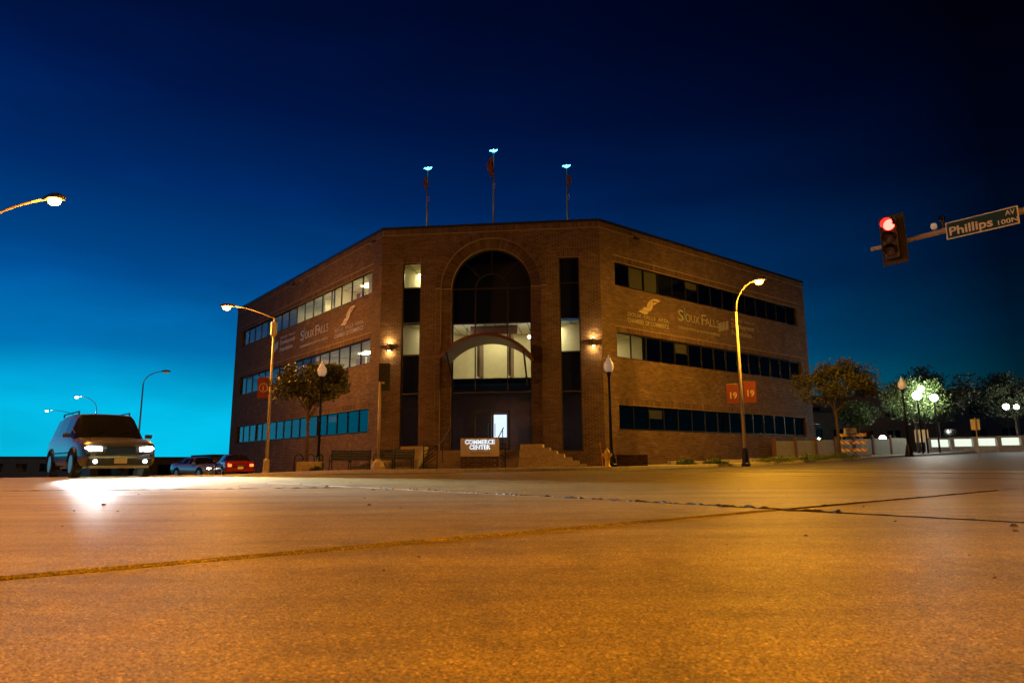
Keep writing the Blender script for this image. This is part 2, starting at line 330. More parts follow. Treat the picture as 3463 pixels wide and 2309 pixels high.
def sealant(p0, p1, w0, h0, seed, n=90):
    r_ = random.Random(seed); b = MB(); p0, p1 = Vector(p0), Vector(p1); d = (p1 - p0).normalized(); nn = Vector((-d.y, d.x)); rows_ = []
    for i in range(n + 1):
        c = p0.lerp(p1, i / n) + nn * r_.gauss(0, w0 * .25); ww = w0 * (.35 + abs(r_.gauss(0, .55))); hh = h0 * (.15 + abs(r_.gauss(0, .8)))
        rows_.append([(c.x - nn.x * ww, c.y - nn.y * ww, -.012), (c.x - nn.x * ww * .5, c.y - nn.y * ww * .5, hh * .7), (c.x + nn.x * ww * .3, c.y + nn.y * ww * .3, hh), (c.x + nn.x * ww, c.y + nn.y * ww, -.012)])
    b.loft(rows_, close=False); b.build('joint_sealant', M['tar'], road)
sealant((-1.78, 8.95), (1.62, 4.55), .017, .010, 4, 150); sealant((1.4, 4.72), (1.95, 4.2), .05, .01, 5, 20)
sealant((-6.2, 8.5), (-1.78, 8.95), .012, .006, 7, 60); sealant((1.78, 4.52), (4.9, 7.05), .006, .003, 8, 60); sealant((1.75, 4.4), (3.3, 2.45), .006, .002, 9, 50)

# sidewalk around the corner, with its kerb
def kerbline(off):
    pts = []
    rr = 9.0 + 5.5 - off if off > 5.5 else 9.0 + (5.5 - off)
    rr = 9.0 - (off - 5.5) * -1 if False else 9.0 + (off - 5.5)
    for s in (110, 80, 60, 45, 34, 26, 20, 15, 11, 8, 5.6): pts.append((-6.126 - .7071 * off - .7071 * s, -.7071 * off + .7071 * s))
    c0 = (0, -1.177)
    for a in range(0, 19): t = R(225 + 90 * a / 18); pts.append((c0[0] + rr * math.cos(t), c0[1] + rr * math.sin(t)))
    for s in (5.6, 8, 11, 15, 20, 26, 34, 45, 60, 80, 110): pts.append((6.126 + .7071 * off + .7071 * s, -.7071 * off + .7071 * s))
    return [bw(*p) for p in pts]
def ribbon(name, l1, l2, z1, z2, m, b=None, sub=1):
    bb = b or MB(); n = len(l1)
    for i in range(n - 1):
        for q in range(sub):
            f0, f1 = q / sub, (q + 1) / sub
            P = []
            for (i_, f) in ((i, f0), (i + 1, f0), (i + 1, f1), (i, f1)):
                x = l1[i_][0] * (1 - f) + l2[i_][0] * f; y = l1[i_][1] * (1 - f) + l2[i_][1] * f; P.append((x, y, gz(x, y) + z1 * (1 - f) + z2 * f))
            bb.quad(*P)
    return bb
KH = .12
K0, K1, K2 = kerbline(5.5), kerbline(5.47), kerbline(5.32)
kb = ribbon('', K0, K1, -.03, KH - .015, None); ribbon('', K1, kerbline(5.44), KH - .015, KH, None, kb); ribbon('', kerbline(5.44), K2, KH, KH, None, kb)
inner = [bw(-6.126 - .7071 * s + .5, .7071 * s + .5) for s in (110, 80, 60, 45, 34, 26, 20, 15, 11, 8, 5.6)] + [bw(-6 + 12 * a / 18, .4) for a in range(19)] + [bw(6.126 + .7071 * s - .5, .7071 * s + .5) for s in (5.6, 8, 11, 15, 20, 26, 34, 45, 60, 80, 110)]
sw_b = ribbon('', kerbline(5.30), inner, KH - .004, KH - .004, None, sub=5)
sw_o = tag(sw_b.build('sidewalk', M['walk'], smooth=True), kind='structure')
kb.build('kerb', M['kerb'], sw_o)
def sz(x, y): return gz(x, y) + KH - .004

# ------------------------------------------------------------------ the corner building
B = thing('office_building', 'three storey brown brick office building with arched glass entrance bay on the corner', 'building', (BC.x, BC.y, 0), BA)
S7 = math.sqrt(.5)
class Face:
    def __init__(s, o, d, n): s.o, s.d, s.n = o, d, n
    def p(s, a, z, out=0.0): return (s.o[0] + s.d[0] * a + s.n[0] * out, s.o[1] + s.d[1] * a + s.n[1] * out, z)
FC = Face((0, 0), (1, 0), (0, -1)); FL = Face((-6.126, 0), (-S7, S7), (-S7, -S7)); FR = Face((6.126, 0), (S7, S7), (S7, -S7))
CH_, BLN, JT = .1035, .305, .011
Z0 = -1.2
def brick5(b, F, a0, a1, z0, z1, out, tone):
    n = len(b.v); e = .004
    for (a, z) in ((a0, z0), (a1, z0), (a1, z1), (a0, z1)): b.v.append(F.p(a, z, 0))
    for (a, z) in ((a0 + e, z0 + e), (a1 - e, z0 + e), (a1 - e, z1 - e), (a0 + e, z1 - e)): b.v.append(F.p(a, z, out))
    b.f += [(n + 4, n + 5, n + 6, n + 7), (n, n + 1, n + 5, n + 4), (n + 1, n + 2, n + 6, n + 5), (n + 2, n + 3, n + 7, n + 6), (n + 3, n, n + 4, n + 7)]; b.t += [tone] * 5
def brick_wall(F, a_lo, a_hi, holes, soldiers, extra=None, single=None):
    """running-bond bricks proud of a mortar sheet, cut around holes; soldier bands stand upright"""
    b, mo, own = MB(), MB(), []
    rows = int((13.44 - Z0) / CH_) + 1
    for r_ in range(rows):
        z0 = Z0 + r_ * CH_; z1 = min(z0 + CH_, 13.44); zm = (z0 + z1) / 2
        cuts = sorted([(h[0], h[1]) for h in holes if h[2] < zm < h[3]] + (extra(zm) if extra else []))
        scut = sorted([(h[0], h[1]) for h in soldiers if h[2] < zm < h[3]])
        def free(cs):
            x = a_lo; out = []
            for c0, c1 in sorted(cs):
                if c0 > x: out.append((x, min(c0, a_hi)))
                x = max(x, c1)
            if x < a_hi: out.append((x, a_hi))
            return out
        for x0, x1 in free(cuts): mo.quad(F.p(x0, z0), F.p(x1, z0), F.p(x1, z1), F.p(x0, z1))
        for x0, x1 in free(cuts + scut):
            k = math.floor(x0 / (BLN + JT)) - 1; sh = (r_ % 2) * (BLN + JT) / 2
            while k * (BLN + JT) + sh < x1:
                p0 = k * (BLN + JT) + sh; p1 = p0 + BLN; k += 1
                q0, q1 = max(p0, x0 + .004), min(p1, x1 - .004)
                if q1 - q0 < .03: continue
                out = .012 + rnd.uniform(-.003, .003)
                if single and q1 - q0 > BLN - .002 and single(q0, zm): own.append(((q0 + q1) / 2, zm, out)); continue
                brick5(b, F, q0, q1, z0 + JT / 2, z1 - JT / 2, out, rnd.random())
    for s in soldiers:
        n = int((s[1] - s[0]) / CH_); st = (s[1] - s[0]) / max(n, 1)
        for i in range(n): brick5(b, F, s[0] + i * st + JT / 2, s[0] + (i + 1) * st - JT / 2, s[2] + JT / 2, s[3] - JT / 2, .014 + rnd.uniform(-.002, .003), rnd.random())
    return b, mo, own

# --- window openings (along the face, height)
WT3, WB3, WT2, WB2, WT1, WB1 = 11.37, 10.02, 7.35, 5.94, 3.38, 2.05
LWIN = [(1.13, 24.6, WB3, WT3), (1.13, 24.6, WB2, WT2), (1.13, 24.6, WB1, WT1)]
RWIN = [(1.15, 20.6, WB3, WT3), (1.15, 20.6, WB2, WT2), (1.15, 20.6, WB1, WT1)]
SLOT = [(-4.90, -3.86, .9, 11.45), (3.88, 4.98, .9, 11.45)]
AX, AZ, AR, AR1, AR2 = .08, 9.94, 2.24, 2.80, 3.07
def sold(wins, e=.12): return [(h[0] - e, h[1] + e, h[3], h[3] + .32) for h in wins]
ROOF_S = (13.12, 13.44)
def arch_cut(z):
    if z < AZ: return [(AX - AR2, AX + AR2)]
    d = AR2 ** 2 - (z - AZ) ** 2
    return [(AX - math.sqrt(d), AX + math.sqrt(d))] if d > 0 else []
LEN_L, LEN_R = 26.1, 21.75
def near_sconce(a, z): return 4.6 < z < 8.4 and (a < -5.0 or a > 5.02)
jobs = [(FC, -6.126, 6.126, SLOT, sold(SLOT) + [(-6.1, 6.1, *ROOF_S)], arch_cut, near_sconce), (FL, 0, LEN_L, LWIN, sold(LWIN) + [(.02, LEN_L, *ROOF_S)], None, None), (FR, 0, LEN_R, RWIN, sold(RWIN) + [(.02, LEN_R, *ROOF_S)], None, None)]
ub = MB(); hb = BLN / 2
n = [(-hb, 0, -.046), (hb, 0, -.046), (hb, 0, .046), (-hb, 0, .046)]
ub.loft([n, [(-hb + .004, -.012, -.042), (hb - .004, -.012, -.042), (hb - .004, -.012, .042), (-hb + .004, -.012, .042)]])
brick_me = ub.mesh('brick', M['brick1'])
for F, a0, a1, holes, sol, ex, single in jobs:
    b, mo, own = brick_wall(F, a0, a1, holes, sol, ex, single)
    o = b.build('bricks', M['brick'], B, tone=True); o['kind'] = 'stuff'
    wl_ = mo.build('wall', M['mortar'], B)
    for a, z, out in own[:300]:
        o = bpy.data.objects.new('brick', brick_me); COL.objects.link(o); o.parent = B; o.location = (a, -(out - .012), z)
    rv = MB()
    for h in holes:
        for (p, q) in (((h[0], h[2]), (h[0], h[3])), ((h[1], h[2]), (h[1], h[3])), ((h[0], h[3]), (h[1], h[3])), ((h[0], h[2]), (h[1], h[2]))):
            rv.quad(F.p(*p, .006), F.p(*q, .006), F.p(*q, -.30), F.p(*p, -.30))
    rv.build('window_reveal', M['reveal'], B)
# vertical control joints on the wings
for F, aa in ((FL, (7.36, 16.2)), (FR, (2.3, 9.6, 16.0))):
    for a in aa:
        j = MB(); j.quad(F.p(a - .008, WT3 + .33, .016), F.p(a + .008, WT3 + .33, .016), F.p(a + .008, 13.12, .016), F.p(a - .008, 13.12, .016)); j.build('control_joint', M['mortar'], B)
# end walls, roof, coping
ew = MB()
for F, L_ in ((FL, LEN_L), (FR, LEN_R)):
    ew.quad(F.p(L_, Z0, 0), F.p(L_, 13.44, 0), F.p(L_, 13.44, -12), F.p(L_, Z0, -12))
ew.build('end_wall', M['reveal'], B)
rf = MB(); roof_in = [FL.p(LEN_L, 13.3, -.1), FL.p(0, 13.3, -.1), FR.p(0, 13.3, -.1), FR.p(LEN_R, 13.3, -.1), FR.p(LEN_R, 13.3, -12), FL.p(LEN_L, 13.3, -12)]
rf.poly(roof_in); rf.build('roof', M['roofm'], B)
cp = MB()
for F, a0, a1 in ((FC, -6.16, 6.16), (FL, -.02, LEN_L + .05), (FR, -.02, LEN_R + .05)):
    for (o0, o1, z0, z1) in ((.05, -.35, 13.44, 13.58),):
        v = [F.p(a0, z0, o0), F.p(a1, z0, o0), F.p(a1, z0, o1), F.p(a0, z0, o1)]; t = [F.p(a0, z1, o0), F.p(a1, z1, o0), F.p(a1, z1, o1), F.p(a0, z1, o1)]
        cp.loft([v, t])
cp.build('parapet_coping', M['coping'], B)
vn = MB()
for F, a in ((FL, 1.0), (FL, 13.2), (FR, 3.0)): vn.box((F.p(a, 13.02, .01)), (.34, .34, .07), math.atan2(F.d[1], F.d[0]))
vn.build('scupper', M['coping'], B)

# --- the great arch: stepped rings of voussoirs and brick jambs
def vouss_mesh(r0, r1, n, depth):
    a = math.pi / n * .5; g = .0045; b = MB()
    def P(r, t, y): return (r * math.sin(t), y, r * math.cos(t))
    pts = [(r0, -a + g / r0), (r0, a - g / r0), (r1, a - g / r1), (r1, -a + g / r1)]
    b.loft([[P(r, t, .0) for r, t in pts], [P(r, t, -depth) for r, t in pts]]); return b.mesh('voussoir', M['brick1'])
for r0, r1, n, depth, yb in ((AR2 - .27 + .005, AR2 + .02, 92, .022, 0.0), (AR, AR1 - .006, 76, .05, .20)):
    me = vouss_mesh(r0, r1, n, depth)
    for i in range(n):
        t = -math.pi / 2 + math.pi * (i + .5) / n
        o = bpy.data.objects.new('voussoir', me); COL.objects.link(o); o.parent = B; o.location = (AX, yb, AZ); o.rotation_euler = (0, t, 0)
ar = MB()
N_ = 48
for (r0, r1, y0, y1) in ((AR2 + .01, AR1, .003, .003), (AR1, AR1, .003, .203), (AR1, AR, .203, .203), (AR, AR, .203, .62)):
    for i in range(N_):
        t0, t1 = math.pi * i / N_, math.pi * (i + 1) / N_
        f = lambda r, t, y: (AX - r * math.cos(t), y, AZ + r * math.sin(t))
        ar.quad(f(r0, t0, y0), f(r0, t1, y0), f(r1, t1, y1), f(r1, t0, y1))
    for s in (-1, 1):
        ar.quad((AX + s * r0, y0, Z0), (AX + s * r0, y0, AZ), (AX + s * r1, y1, AZ), (AX + s * r1, y1, Z0))
ar.build('arch_lining', M['mortar'], B)
jb = MB()
for s in (-1, 1):
    for r_ in range(int((AZ - Z0) / CH_)):
        z0 = Z0 + r_ * CH_ + JT / 2; z1 = Z0 + (r_ + 1) * CH_ - JT / 2
        for (x0, x1, yb) in ((AR1 + .006, AR2, 0.0), (AR + .004, (AR + AR1) / 2 - .006 + (.05 if r_ % 2 else -.05), .2), ((AR + AR1) / 2 + .006 + (.05 if r_ % 2 else -.05), AR1 - .008, .2)):
            Fq = Face((0, yb), (1, 0), (0, -1)); a = sorted((AX + s * x0, AX + s * x1)); brick5(jb, Fq, a[0], a[1], z0, z1, .014, rnd.random())
        for y0, y1 in ((.215, .40), (.41, .61)):
            Fq = Face((AX + s * AR, 0), (0, 1), (-s, 0)); brick5(jb, Fq, y0, y1, z0, z1, .010, rnd.random())
o = jb.build('jamb_bricks', M['brick'], B, tone=True); o['kind'] = 'stuff'

# --- glazing
def bar(F, a0, z0, a1, z1, w_, out, d=.06):
    b = MB(); dx, dz = a1 - a0, z1 - z0; l = math.hypot(dx, dz); nx, nz = -dz / l * w_ / 2, dx / l * w_ / 2
    q = [(a0 + nx, z0 + nz), (a1 + nx, z1 + nz), (a1 - nx, z1 - nz), (a0 - nx, z0 - nz)]
    b.loft([[F.p(a, z, out) for a, z in q], [F.p(a, z, out - d) for a, z in q]]); return b
def window_band(F, h, step, spandrel=None):
    w_ = MB()
    for a0, z0, a1, z1 in ((h[0], h[2] + .03, h[1], h[2] + .03), (h[0], h[3] - .03, h[1], h[3] - .03), (h[0] + .03, h[2], h[0] + .03, h[3]), (h[1] - .03, h[2], h[1] - .03, h[3])):
        t = bar(F, a0, z0, a1, z1, .06, -.12, .08); n0 = len(w_.v); w_.v += t.v; w_.f += [tuple(i + n0 for i in f) for f in t.f]; w_.t += t.t
    wo = w_.build('window', M['alum'], B)
    k = max(1, round((h[1] - h[0]) / step)); st = (h[1] - h[0]) / k
    for i in range(k):
        a0, a1 = h[0] + i * st, h[0] + (i + 1) * st
        if i: bar(F, a0, h[2] + .06, a0, h[3] - .06, .055, -.12, .08).build('mullion', M['alum'], wo)
        p = MB(); qq = [F.p(a0 + .02, h[2] + .03, -.17), F.p(a1 - .02, h[2] + .03, -.17), F.p(a1 - .02, h[3] - .03, -.17), F.p(a0 + .02, h[3] - .03, -.17)]
        p.quad(*(qq if F.d[0] > 0 else qq[::-1])); p.build('pane', M['glass'], wo)
    return wo
for h in LWIN: window_band(FL, h, 1.435)
for h in RWIN: window_band(FR, h, 1.26)
for h in SLOT:
    zs = [h[2], 4.05, 6.2, 8.02, 10.02, h[3]]
    w_ = MB()
    for s in (h[0] + .03, h[1] - .03):
        t = bar(FC, s, h[2], s, h[3], .06, -.12, .08); n0 = len(w_.v); w_.v += t.v; w_.f += [tuple(i + n0 for i in f) for f in t.f]; w_.t += t.t
    wo = w_.build('window', M['alum'], B)
    for z in zs: bar(FC, h[0] + .06, min(max(z, h[2] + .03), h[3] - .03), h[1] - .06, min(max(z, h[2] + .03), h[3] - .03), .06, -.12, .08).build('transom', M['alum'], wo)
    for i in range(5):
        p = MB(); p.quad(FC.p(h[0] + .03, zs[i] + .02, -.17), FC.p(h[1] - .03, zs[i] + .02, -.17), FC.p(h[1] - .03, zs[i + 1] - .02, -.17), FC.p(h[0] + .03, zs[i + 1] - .02, -.17))
        p.build('pane', M['dglass'] if i in (1, 3) or (i == 4 and h[0] > 0) else M['glass'], wo)
# arch curtain wall
AY = -.50
cw = MB()
def addm(t):
    n0 = len(cw.v); cw.v += t.v; cw.f += [tuple(i + n0 for i in f) for f in t.f]; cw.t += t.t
for i in range(24):
    t0, t1 = math.pi * i / 24, math.pi * (i + 1) / 24
    addm(bar(FC, AX - (AR - .04) * math.cos(t0), AZ + (AR - .04) * math.sin(t0), AX - (AR - .04) * math.cos(t1), AZ + (AR - .04) * math.sin(t1), .09, AY + .03, .1))
    if i % 2 == 0:
        t1 = math.pi * (i + 2) / 24; addm(bar(FC, AX - .02 - .9 * math.cos(t0), AZ + .86 * math.sin(t0), AX - .02 - .9 * math.cos(t1), AZ + .86 * math.sin(t1), .06, AY + .025, .08))
for s in (-1, 1): addm(bar(FC, AX + s * (AR - .04), Z0, AX + s * (AR - .04), AZ, .09, AY + .03, .1))
wo = cw.build('arch_window', M['alum'], B)
for z in (AZ, 7.95, 4.1): bar(FC, AX - AR, z, AX + AR, z, .07, AY + .028, .09).build('transom', M['alum'], wo)
for x in (-.92, .88): bar(FC, AX + x - .0, 4.1, AX + x, AZ, .06, AY + .026, .08).build('mullion', M['alum'], wo)
for t in (45, 90, 135): bar(FC, AX - .9 * math.cos(R(t)), AZ + .87 * math.sin(R(t)), AX - 2.2 * math.cos(R(t)), AZ + 2.2 * math.sin(R(t)), .045, AY + .024, .07).build('glazing_bar', M['alum'], wo)
def pane(pts, m):
    p = MB(); p.poly([FC.p(a, z, AY - .03) for a, z in pts]); p.build('pane', m, wo)
pane([(AX - AR, AZ + .02)] + [(AX - (AR - .05) * math.cos(math.pi * i / 24), AZ + .02 + (AR - .05) * math.sin(math.pi * i / 24)) for i in range(25)] + [(AX + AR, AZ + .02)], M['glass'])
xs_ = [AX - AR, AX - .92, AX + .88, AX + AR]
for i in range(3):
    pane([(xs_[i], 7.98), (xs_[i + 1], 7.98), (xs_[i + 1], AZ - .02), (xs_[i], AZ - .02)], M['glass'])
    pane([(xs_[i], 4.14), (xs_[i + 1], 4.14), (xs_[i + 1], 7.92), (xs_[i], 7.92)], M['glass'])
    pane([(xs_[i], .9), (xs_[i + 1], .9), (xs_[i + 1], 4.06), (xs_[i], 4.06)], M['glass'])

# --- rooms behind the glass
def room(F, a0, a1, zf, zc, depth, lit, taper=0.0, start=-.32, wallm=None, lights=None, colour=None):
    b = MB(); q = lambda a, z, o: F.p(a, z, o); D = start - depth; A0, A1 = a0 + taper * depth, a1 - taper * depth
    b.quad(q(a0, zf, start), q(a1, zf, start), q(A1, zf, D), q(A0, zf, D)); fl = b.build('floor_slab', M['carpet'] if lit else M['dark'], B)
    b = MB(); b.quad(q(A0, zf, D), q(A1, zf, D), q(A1, zc, D), q(A0, zc, D)); b.quad(q(a0, zf, start), q(a0, zc, start), q(A0, zc, D), q(A0, zf, D)); b.quad(q(a1, zf, start), q(a1, zc, start), q(A1, zc, D), q(A1, zf, D))
    ro = b.build('room', wallm or (M['room'] if lit else M['dark']), B)
    b = MB(); b.quad(q(a0, zc, start), q(a1, zc, start), q(A1, zc, D), q(A0, zc, D)); b.build('ceiling', M['tile'] if lit else M['dark'], ro)
    if lit:
        gbm = MB(); k = int((a1 - a0) / .61)
        for i in range(1, k): a = a0 + i * .61; gbm.quad(q(a - .03, zc - .012, start), q(a + .03, zc - .012, start), q(a + .03, zc - .012, D), q(a - .03, zc - .012, D))
        for i in range(1, int(depth / .61)): o_ = start - i * .61; gbm.quad(q(a0, zc - .015, o_), q(a1, zc - .015, o_), q(a1, zc - .015, o_ - .044), q(a0, zc - .015, o_ - .044))
        gbm.build('ceiling_grid', M['grid'], ro)
        for (a, o_, la, lo) in (lights or []):
            p = MB(); p.quad(q(a - la / 2, zc - .03, start - o_), q(a + la / 2, zc - .03, start - o_), q(a + la / 2, zc - .03, start - o_ - lo), q(a - la / 2, zc - .03, start - o_ - lo)); p.build('ceiling_light', M['panel'], ro)
    return ro
# third floor: left slot room and left wing lit, the rest dark
room(FC, -5.3, -3.0, 8.6, 11.5, 3.4, True, .3, lights=[(-4.2, 2.2, 1.1, .55)])
r3 = room(FL, 1.0, 6.9, 9.0, 11.45, 3.4, True, lights=[(4.6, 1.0, 1.25, .5), (4.6, 2.3, 1.25, .5), (2.2, 2.3, 1.0, .5)])
r3b = room(FL, 7.1, 13.2, 9.0, 11.45, 3.4, True, lights=[(8.2, .9, 1.25, .5), (8.2, 2.2, 1.25, .5), (10.4, 1.4, 1.25, .5), (12.2, 2.4, .6, .5)])
r3c = room(FL, 13.4, 24.7, 9.0, 11.45, 3.4, True, lights=[(14.8, 2.0, .6, .6)])
for ro, a, z in ((r3, 4.55, 10.25), (r3b, 8.3, 10.3)):
    b = MB(); x, y, z_ = FL.p(a, z, -2.0); b.lathe([(.22, -.16), (.16, .02), (.05, .16), (.012, .2)], 14, (x, y, z_)); b.build('pendant_lamp', M['pend'], ro, smooth=True)
    b = MB(); b.tube([(x, y, z_ + .2), (x, y, 11.44)], .012, 6); b.build('cord', M['dark'], ro)
for a_, d_, hh in ((1.62, 1.5, .95), (6.35, 1.9, 1.25), (9.3, 1.8, 1.9), (11.3, 2.4, 1.5)):
    b = MB(); b.box(FL.p(a_, 9.0 + 1.02 + hh / 2, -d_), (.55, .4, hh), math.atan2(S7, -S7)); b.build('cupboard', M['woodr'] if a_ < 7 else M['lblue'], r3 if a_ < 7 else r3b)
for ro, a_ in ((r3, 3.35), (r3b, 9.85)):
    b = MB(); b.box(FL.p(a_, 10.2, -2.2), (.10, 2.6, 2.4), math.atan2(S7, -S7)); b.build('dividing_wall', M['room'], ro)
b = MB(); b.box(FL.p(12.4, 10.0, -3.2), (1.6, .05, .9), math.atan2(S7, -S7)); b.build('picture', M['lblue'], r3b)
for a0, a1 in ((2.2, 3.6), (9.5, 10.6)):
    b = MB(); b.box(FL.p((a0 + a1) / 2, 10.0, -2.8), (a1 - a0, .5, 1.9), math.atan2(S7, -S7)); b.build('cabinet', M['woodr'], r3 if a0 < 5 else r3b)
# second floor: lobby and left wing lit
r2 = room(FC, -5.3, 5.3, 4.9, 8.0, 3.6, True, .95, start=-.66, lights=[(-3.4, 1.2, 1.1, .55), (3.0, 1.2, 1.1, .55), (0, 2.2, .6, .6)])
b = MB(); b.box((0.05, 1.6, 7.75), (2.7, .3, .46)); b.box((.95, 2.4, 6.6), (.14, 1.6, 2.9)); b.box((-.85, 2.4, 6.6), (.14, 1.6, 2.9)); b.build('bulkhead', M['woodr'], r2)
for x in (-1.45, 2.1):
    b = MB(); b.lathe([(.02, .09), (.075, .06), (.085, -.02), (.06, -.06)], 12, (x, 1.25, 7.25)); b.build('spotlight', M['spotl'], r2)
    b = MB(); b.tube([(x, 1.25, 7.32), (x, 1.25, 7.98)], .012, 6); b.build('spotlight_stem', M['dark'], r2)
r2l = room(FL, 1.0, 9.4, 5.0, 7.45, 3.4, True, lights=[(3.2, 1.9, 1.2, .6), (6.6, 1.9, 1.2, .6)])
b = MB(); b.box(FL.p(3.1, 6.95, -1.2), (.36, .05, .2), math.atan2(S7, -S7)); b.build('exit_sign', M['exitm'], r2l)
b = MB(); b.tube([FL.p(3.1, 7.05, -1.2), FL.p(3.1, 7.44, -1.2)], .015, 6); b.build('sign_stem', M['dark'], r2l)
for a, w_ in ((6.05, 1.3), (4.4, .9)):
    b = MB(); b.box(FL.p(a, 6.0, -1.9), (w_, .12, 1.9), math.atan2(S7, -S7)); b.build('partition', M['panelm'], r2l)
b = MB(); b.box(FL.p(2.6, 5.95, -3.3), (.95, .06, 1.9), math.atan2(S7, -S7)); b.build('office_door', M['woodr'], r2l)
room(FL, 9.6, 24.7, 5.0, 7.45, 3.4, True)
room(FR, 1.0, 3.6, 5.0, 7.45, 3.4, True, lights=[(2.2, 2.2, .5, .5)])
room(FR, 3.8, 20.8, 5.0, 7.45, 3.4, False); room(FR, 1.0, 20.8, 9.0, 11.45, 3.4, False)
room(FC, AX - 2.6, AX + 2.6, 8.05, 12.4, 3.0, False, start=-.7)
room(FL, 1.0, 24.7, 1.0, 3.45, 3.4, False); room(FR, 1.0, 20.8, 1.0, 3.45, 3.4, False)
rg = room(FC, -5.3, 5.3, .8, 4.6, 3.6, False, .95, start=-.66, wallm=M['woodr'])
b = MB(); b.box((AX + .25, 2.0, 2.35), (.75, .25, 1.25)); b.build('lit_display', M['disp'], rg)

for F, wins, st, pick in ((FR, RWIN, 1.26, ((0, 1, .99), (0, 2, .99), (0, 5, .35), (0, 9, .6), (1, 4, .45), (1, 8, .3), (1, 12, .7), (2, 2, .5), (2, 6, .3), (2, 11, .8))), (FL, LWIN, 1.435, ((0, 11, .4), (0, 14, .8), (1, 7, .99), (1, 8, .4), (1, 12, .6), (2, 3, .4), (2, 9, .7)))):
    for wi, k, f in pick:
        h = wins[wi]; n_ = round((h[1] - h[0]) / st); sp2 = (h[1] - h[0]) / n_; b = MB(); z1 = h[3] - .06; z0 = z1 - (h[3] - h[2] - .12) * f; ns_ = max(3, int((z1 - z0) / .09))
        for q in range(ns_):
            za = z0 + (z1 - z0) * q / ns_; zb = z0 + (z1 - z0) * (q + .88) / ns_; b.quad(F.p(h[0] + k * sp2 + .05, za, -.24), F.p(h[0] + (k + 1) * sp2 - .05, za, -.24), F.p(h[0] + (k + 1) * sp2 - .05, zb, -.215), F.p(h[0] + k * sp2 + .05, zb, -.215))
        b.build('blind', M['blind'], B)

# --- entrance canopy: a shallow barrel arch on brackets
ca = MB(); nA = 20
def carc(r_, zc_, t): return (AX + r_ * math.sin(t), zc_ + r_ * math.cos(t))
RC, ZC, TA = 3.1, 3.78, R(50)
for side in (0, 1):
    pass
top = [carc(RC, ZC, -TA + 2 * TA * i / nA) for i in range(nA + 1)]; low = [carc(RC - .16, ZC, -TA + 2 * TA * i / nA) for i in range(nA + 1)]
ringf = top + low[::-1]
ca.loft([[(x, -2.3, z) for x, z in ringf], [(x, .22, z) for x, z in ringf]]); cao = ca.build('entrance_canopy', M['canopy'], B)
for s in (-1, 1):
    b = MB(); b.tube([(AX + s * 2.0, -.0, 4.4), (AX + s * 2.0, -2.1, 5.95)], .05, 8); b.build('bracket', M['alum'], cao)
# doors
for s in (-1, 1):
    b = MB(); x0 = AX + s * .5
    for (cx, cz, dx, dz) in ((0, 3.05, .96, .1), (0, .95, .96, .22), (-.44, 2.0, .09, 2.1), (.44, 2.0, .09, 2.1)): b.box((x0 + cx, .49, cz), (dx, .06, dz))
    d = b.build('door', M['alum'], B); b = MB(); b.tube([(x0 - s * .32, .42, 1.7), (x0 - s * .32, .42, 2.4)], .018, 8); b.build('handle', M['chrome'], d)

# --- wall sconces (thing each): a fixture throwing light up and down the brick
for i, (a, lab) in enumerate(((-5.56, 'brass up and down wall light beside the tall window with the lit yellow ceiling'), (5.66, 'brass up and down wall light beside the tall window with the dark top'))):
    x, y = bw(a, -.16); t = thing('wall_light', lab, 'wall light', (x, y, 6.64), BA, 'wall lights flanking the arched bay')
    b = MB(); b.lathe([(.02, -.20), (.085, -.20), (.095, -.16), (.05, 0), (.095, .16), (.085, .20), (.02, .20)], 14); b.build('housing', M['sbody'], t, smooth=True)
    b = MB(); b.box((0, .09, 0), (.12, .14, .26)); b.build('wall_plate', M['sbody'], t)
    for s in (-1, 1):
        b = MB(); b.lathe([(.062, s * .203), (.045, s * .225), (.01, s * .23)], 12); b.build('lens', M['sconce'], t)

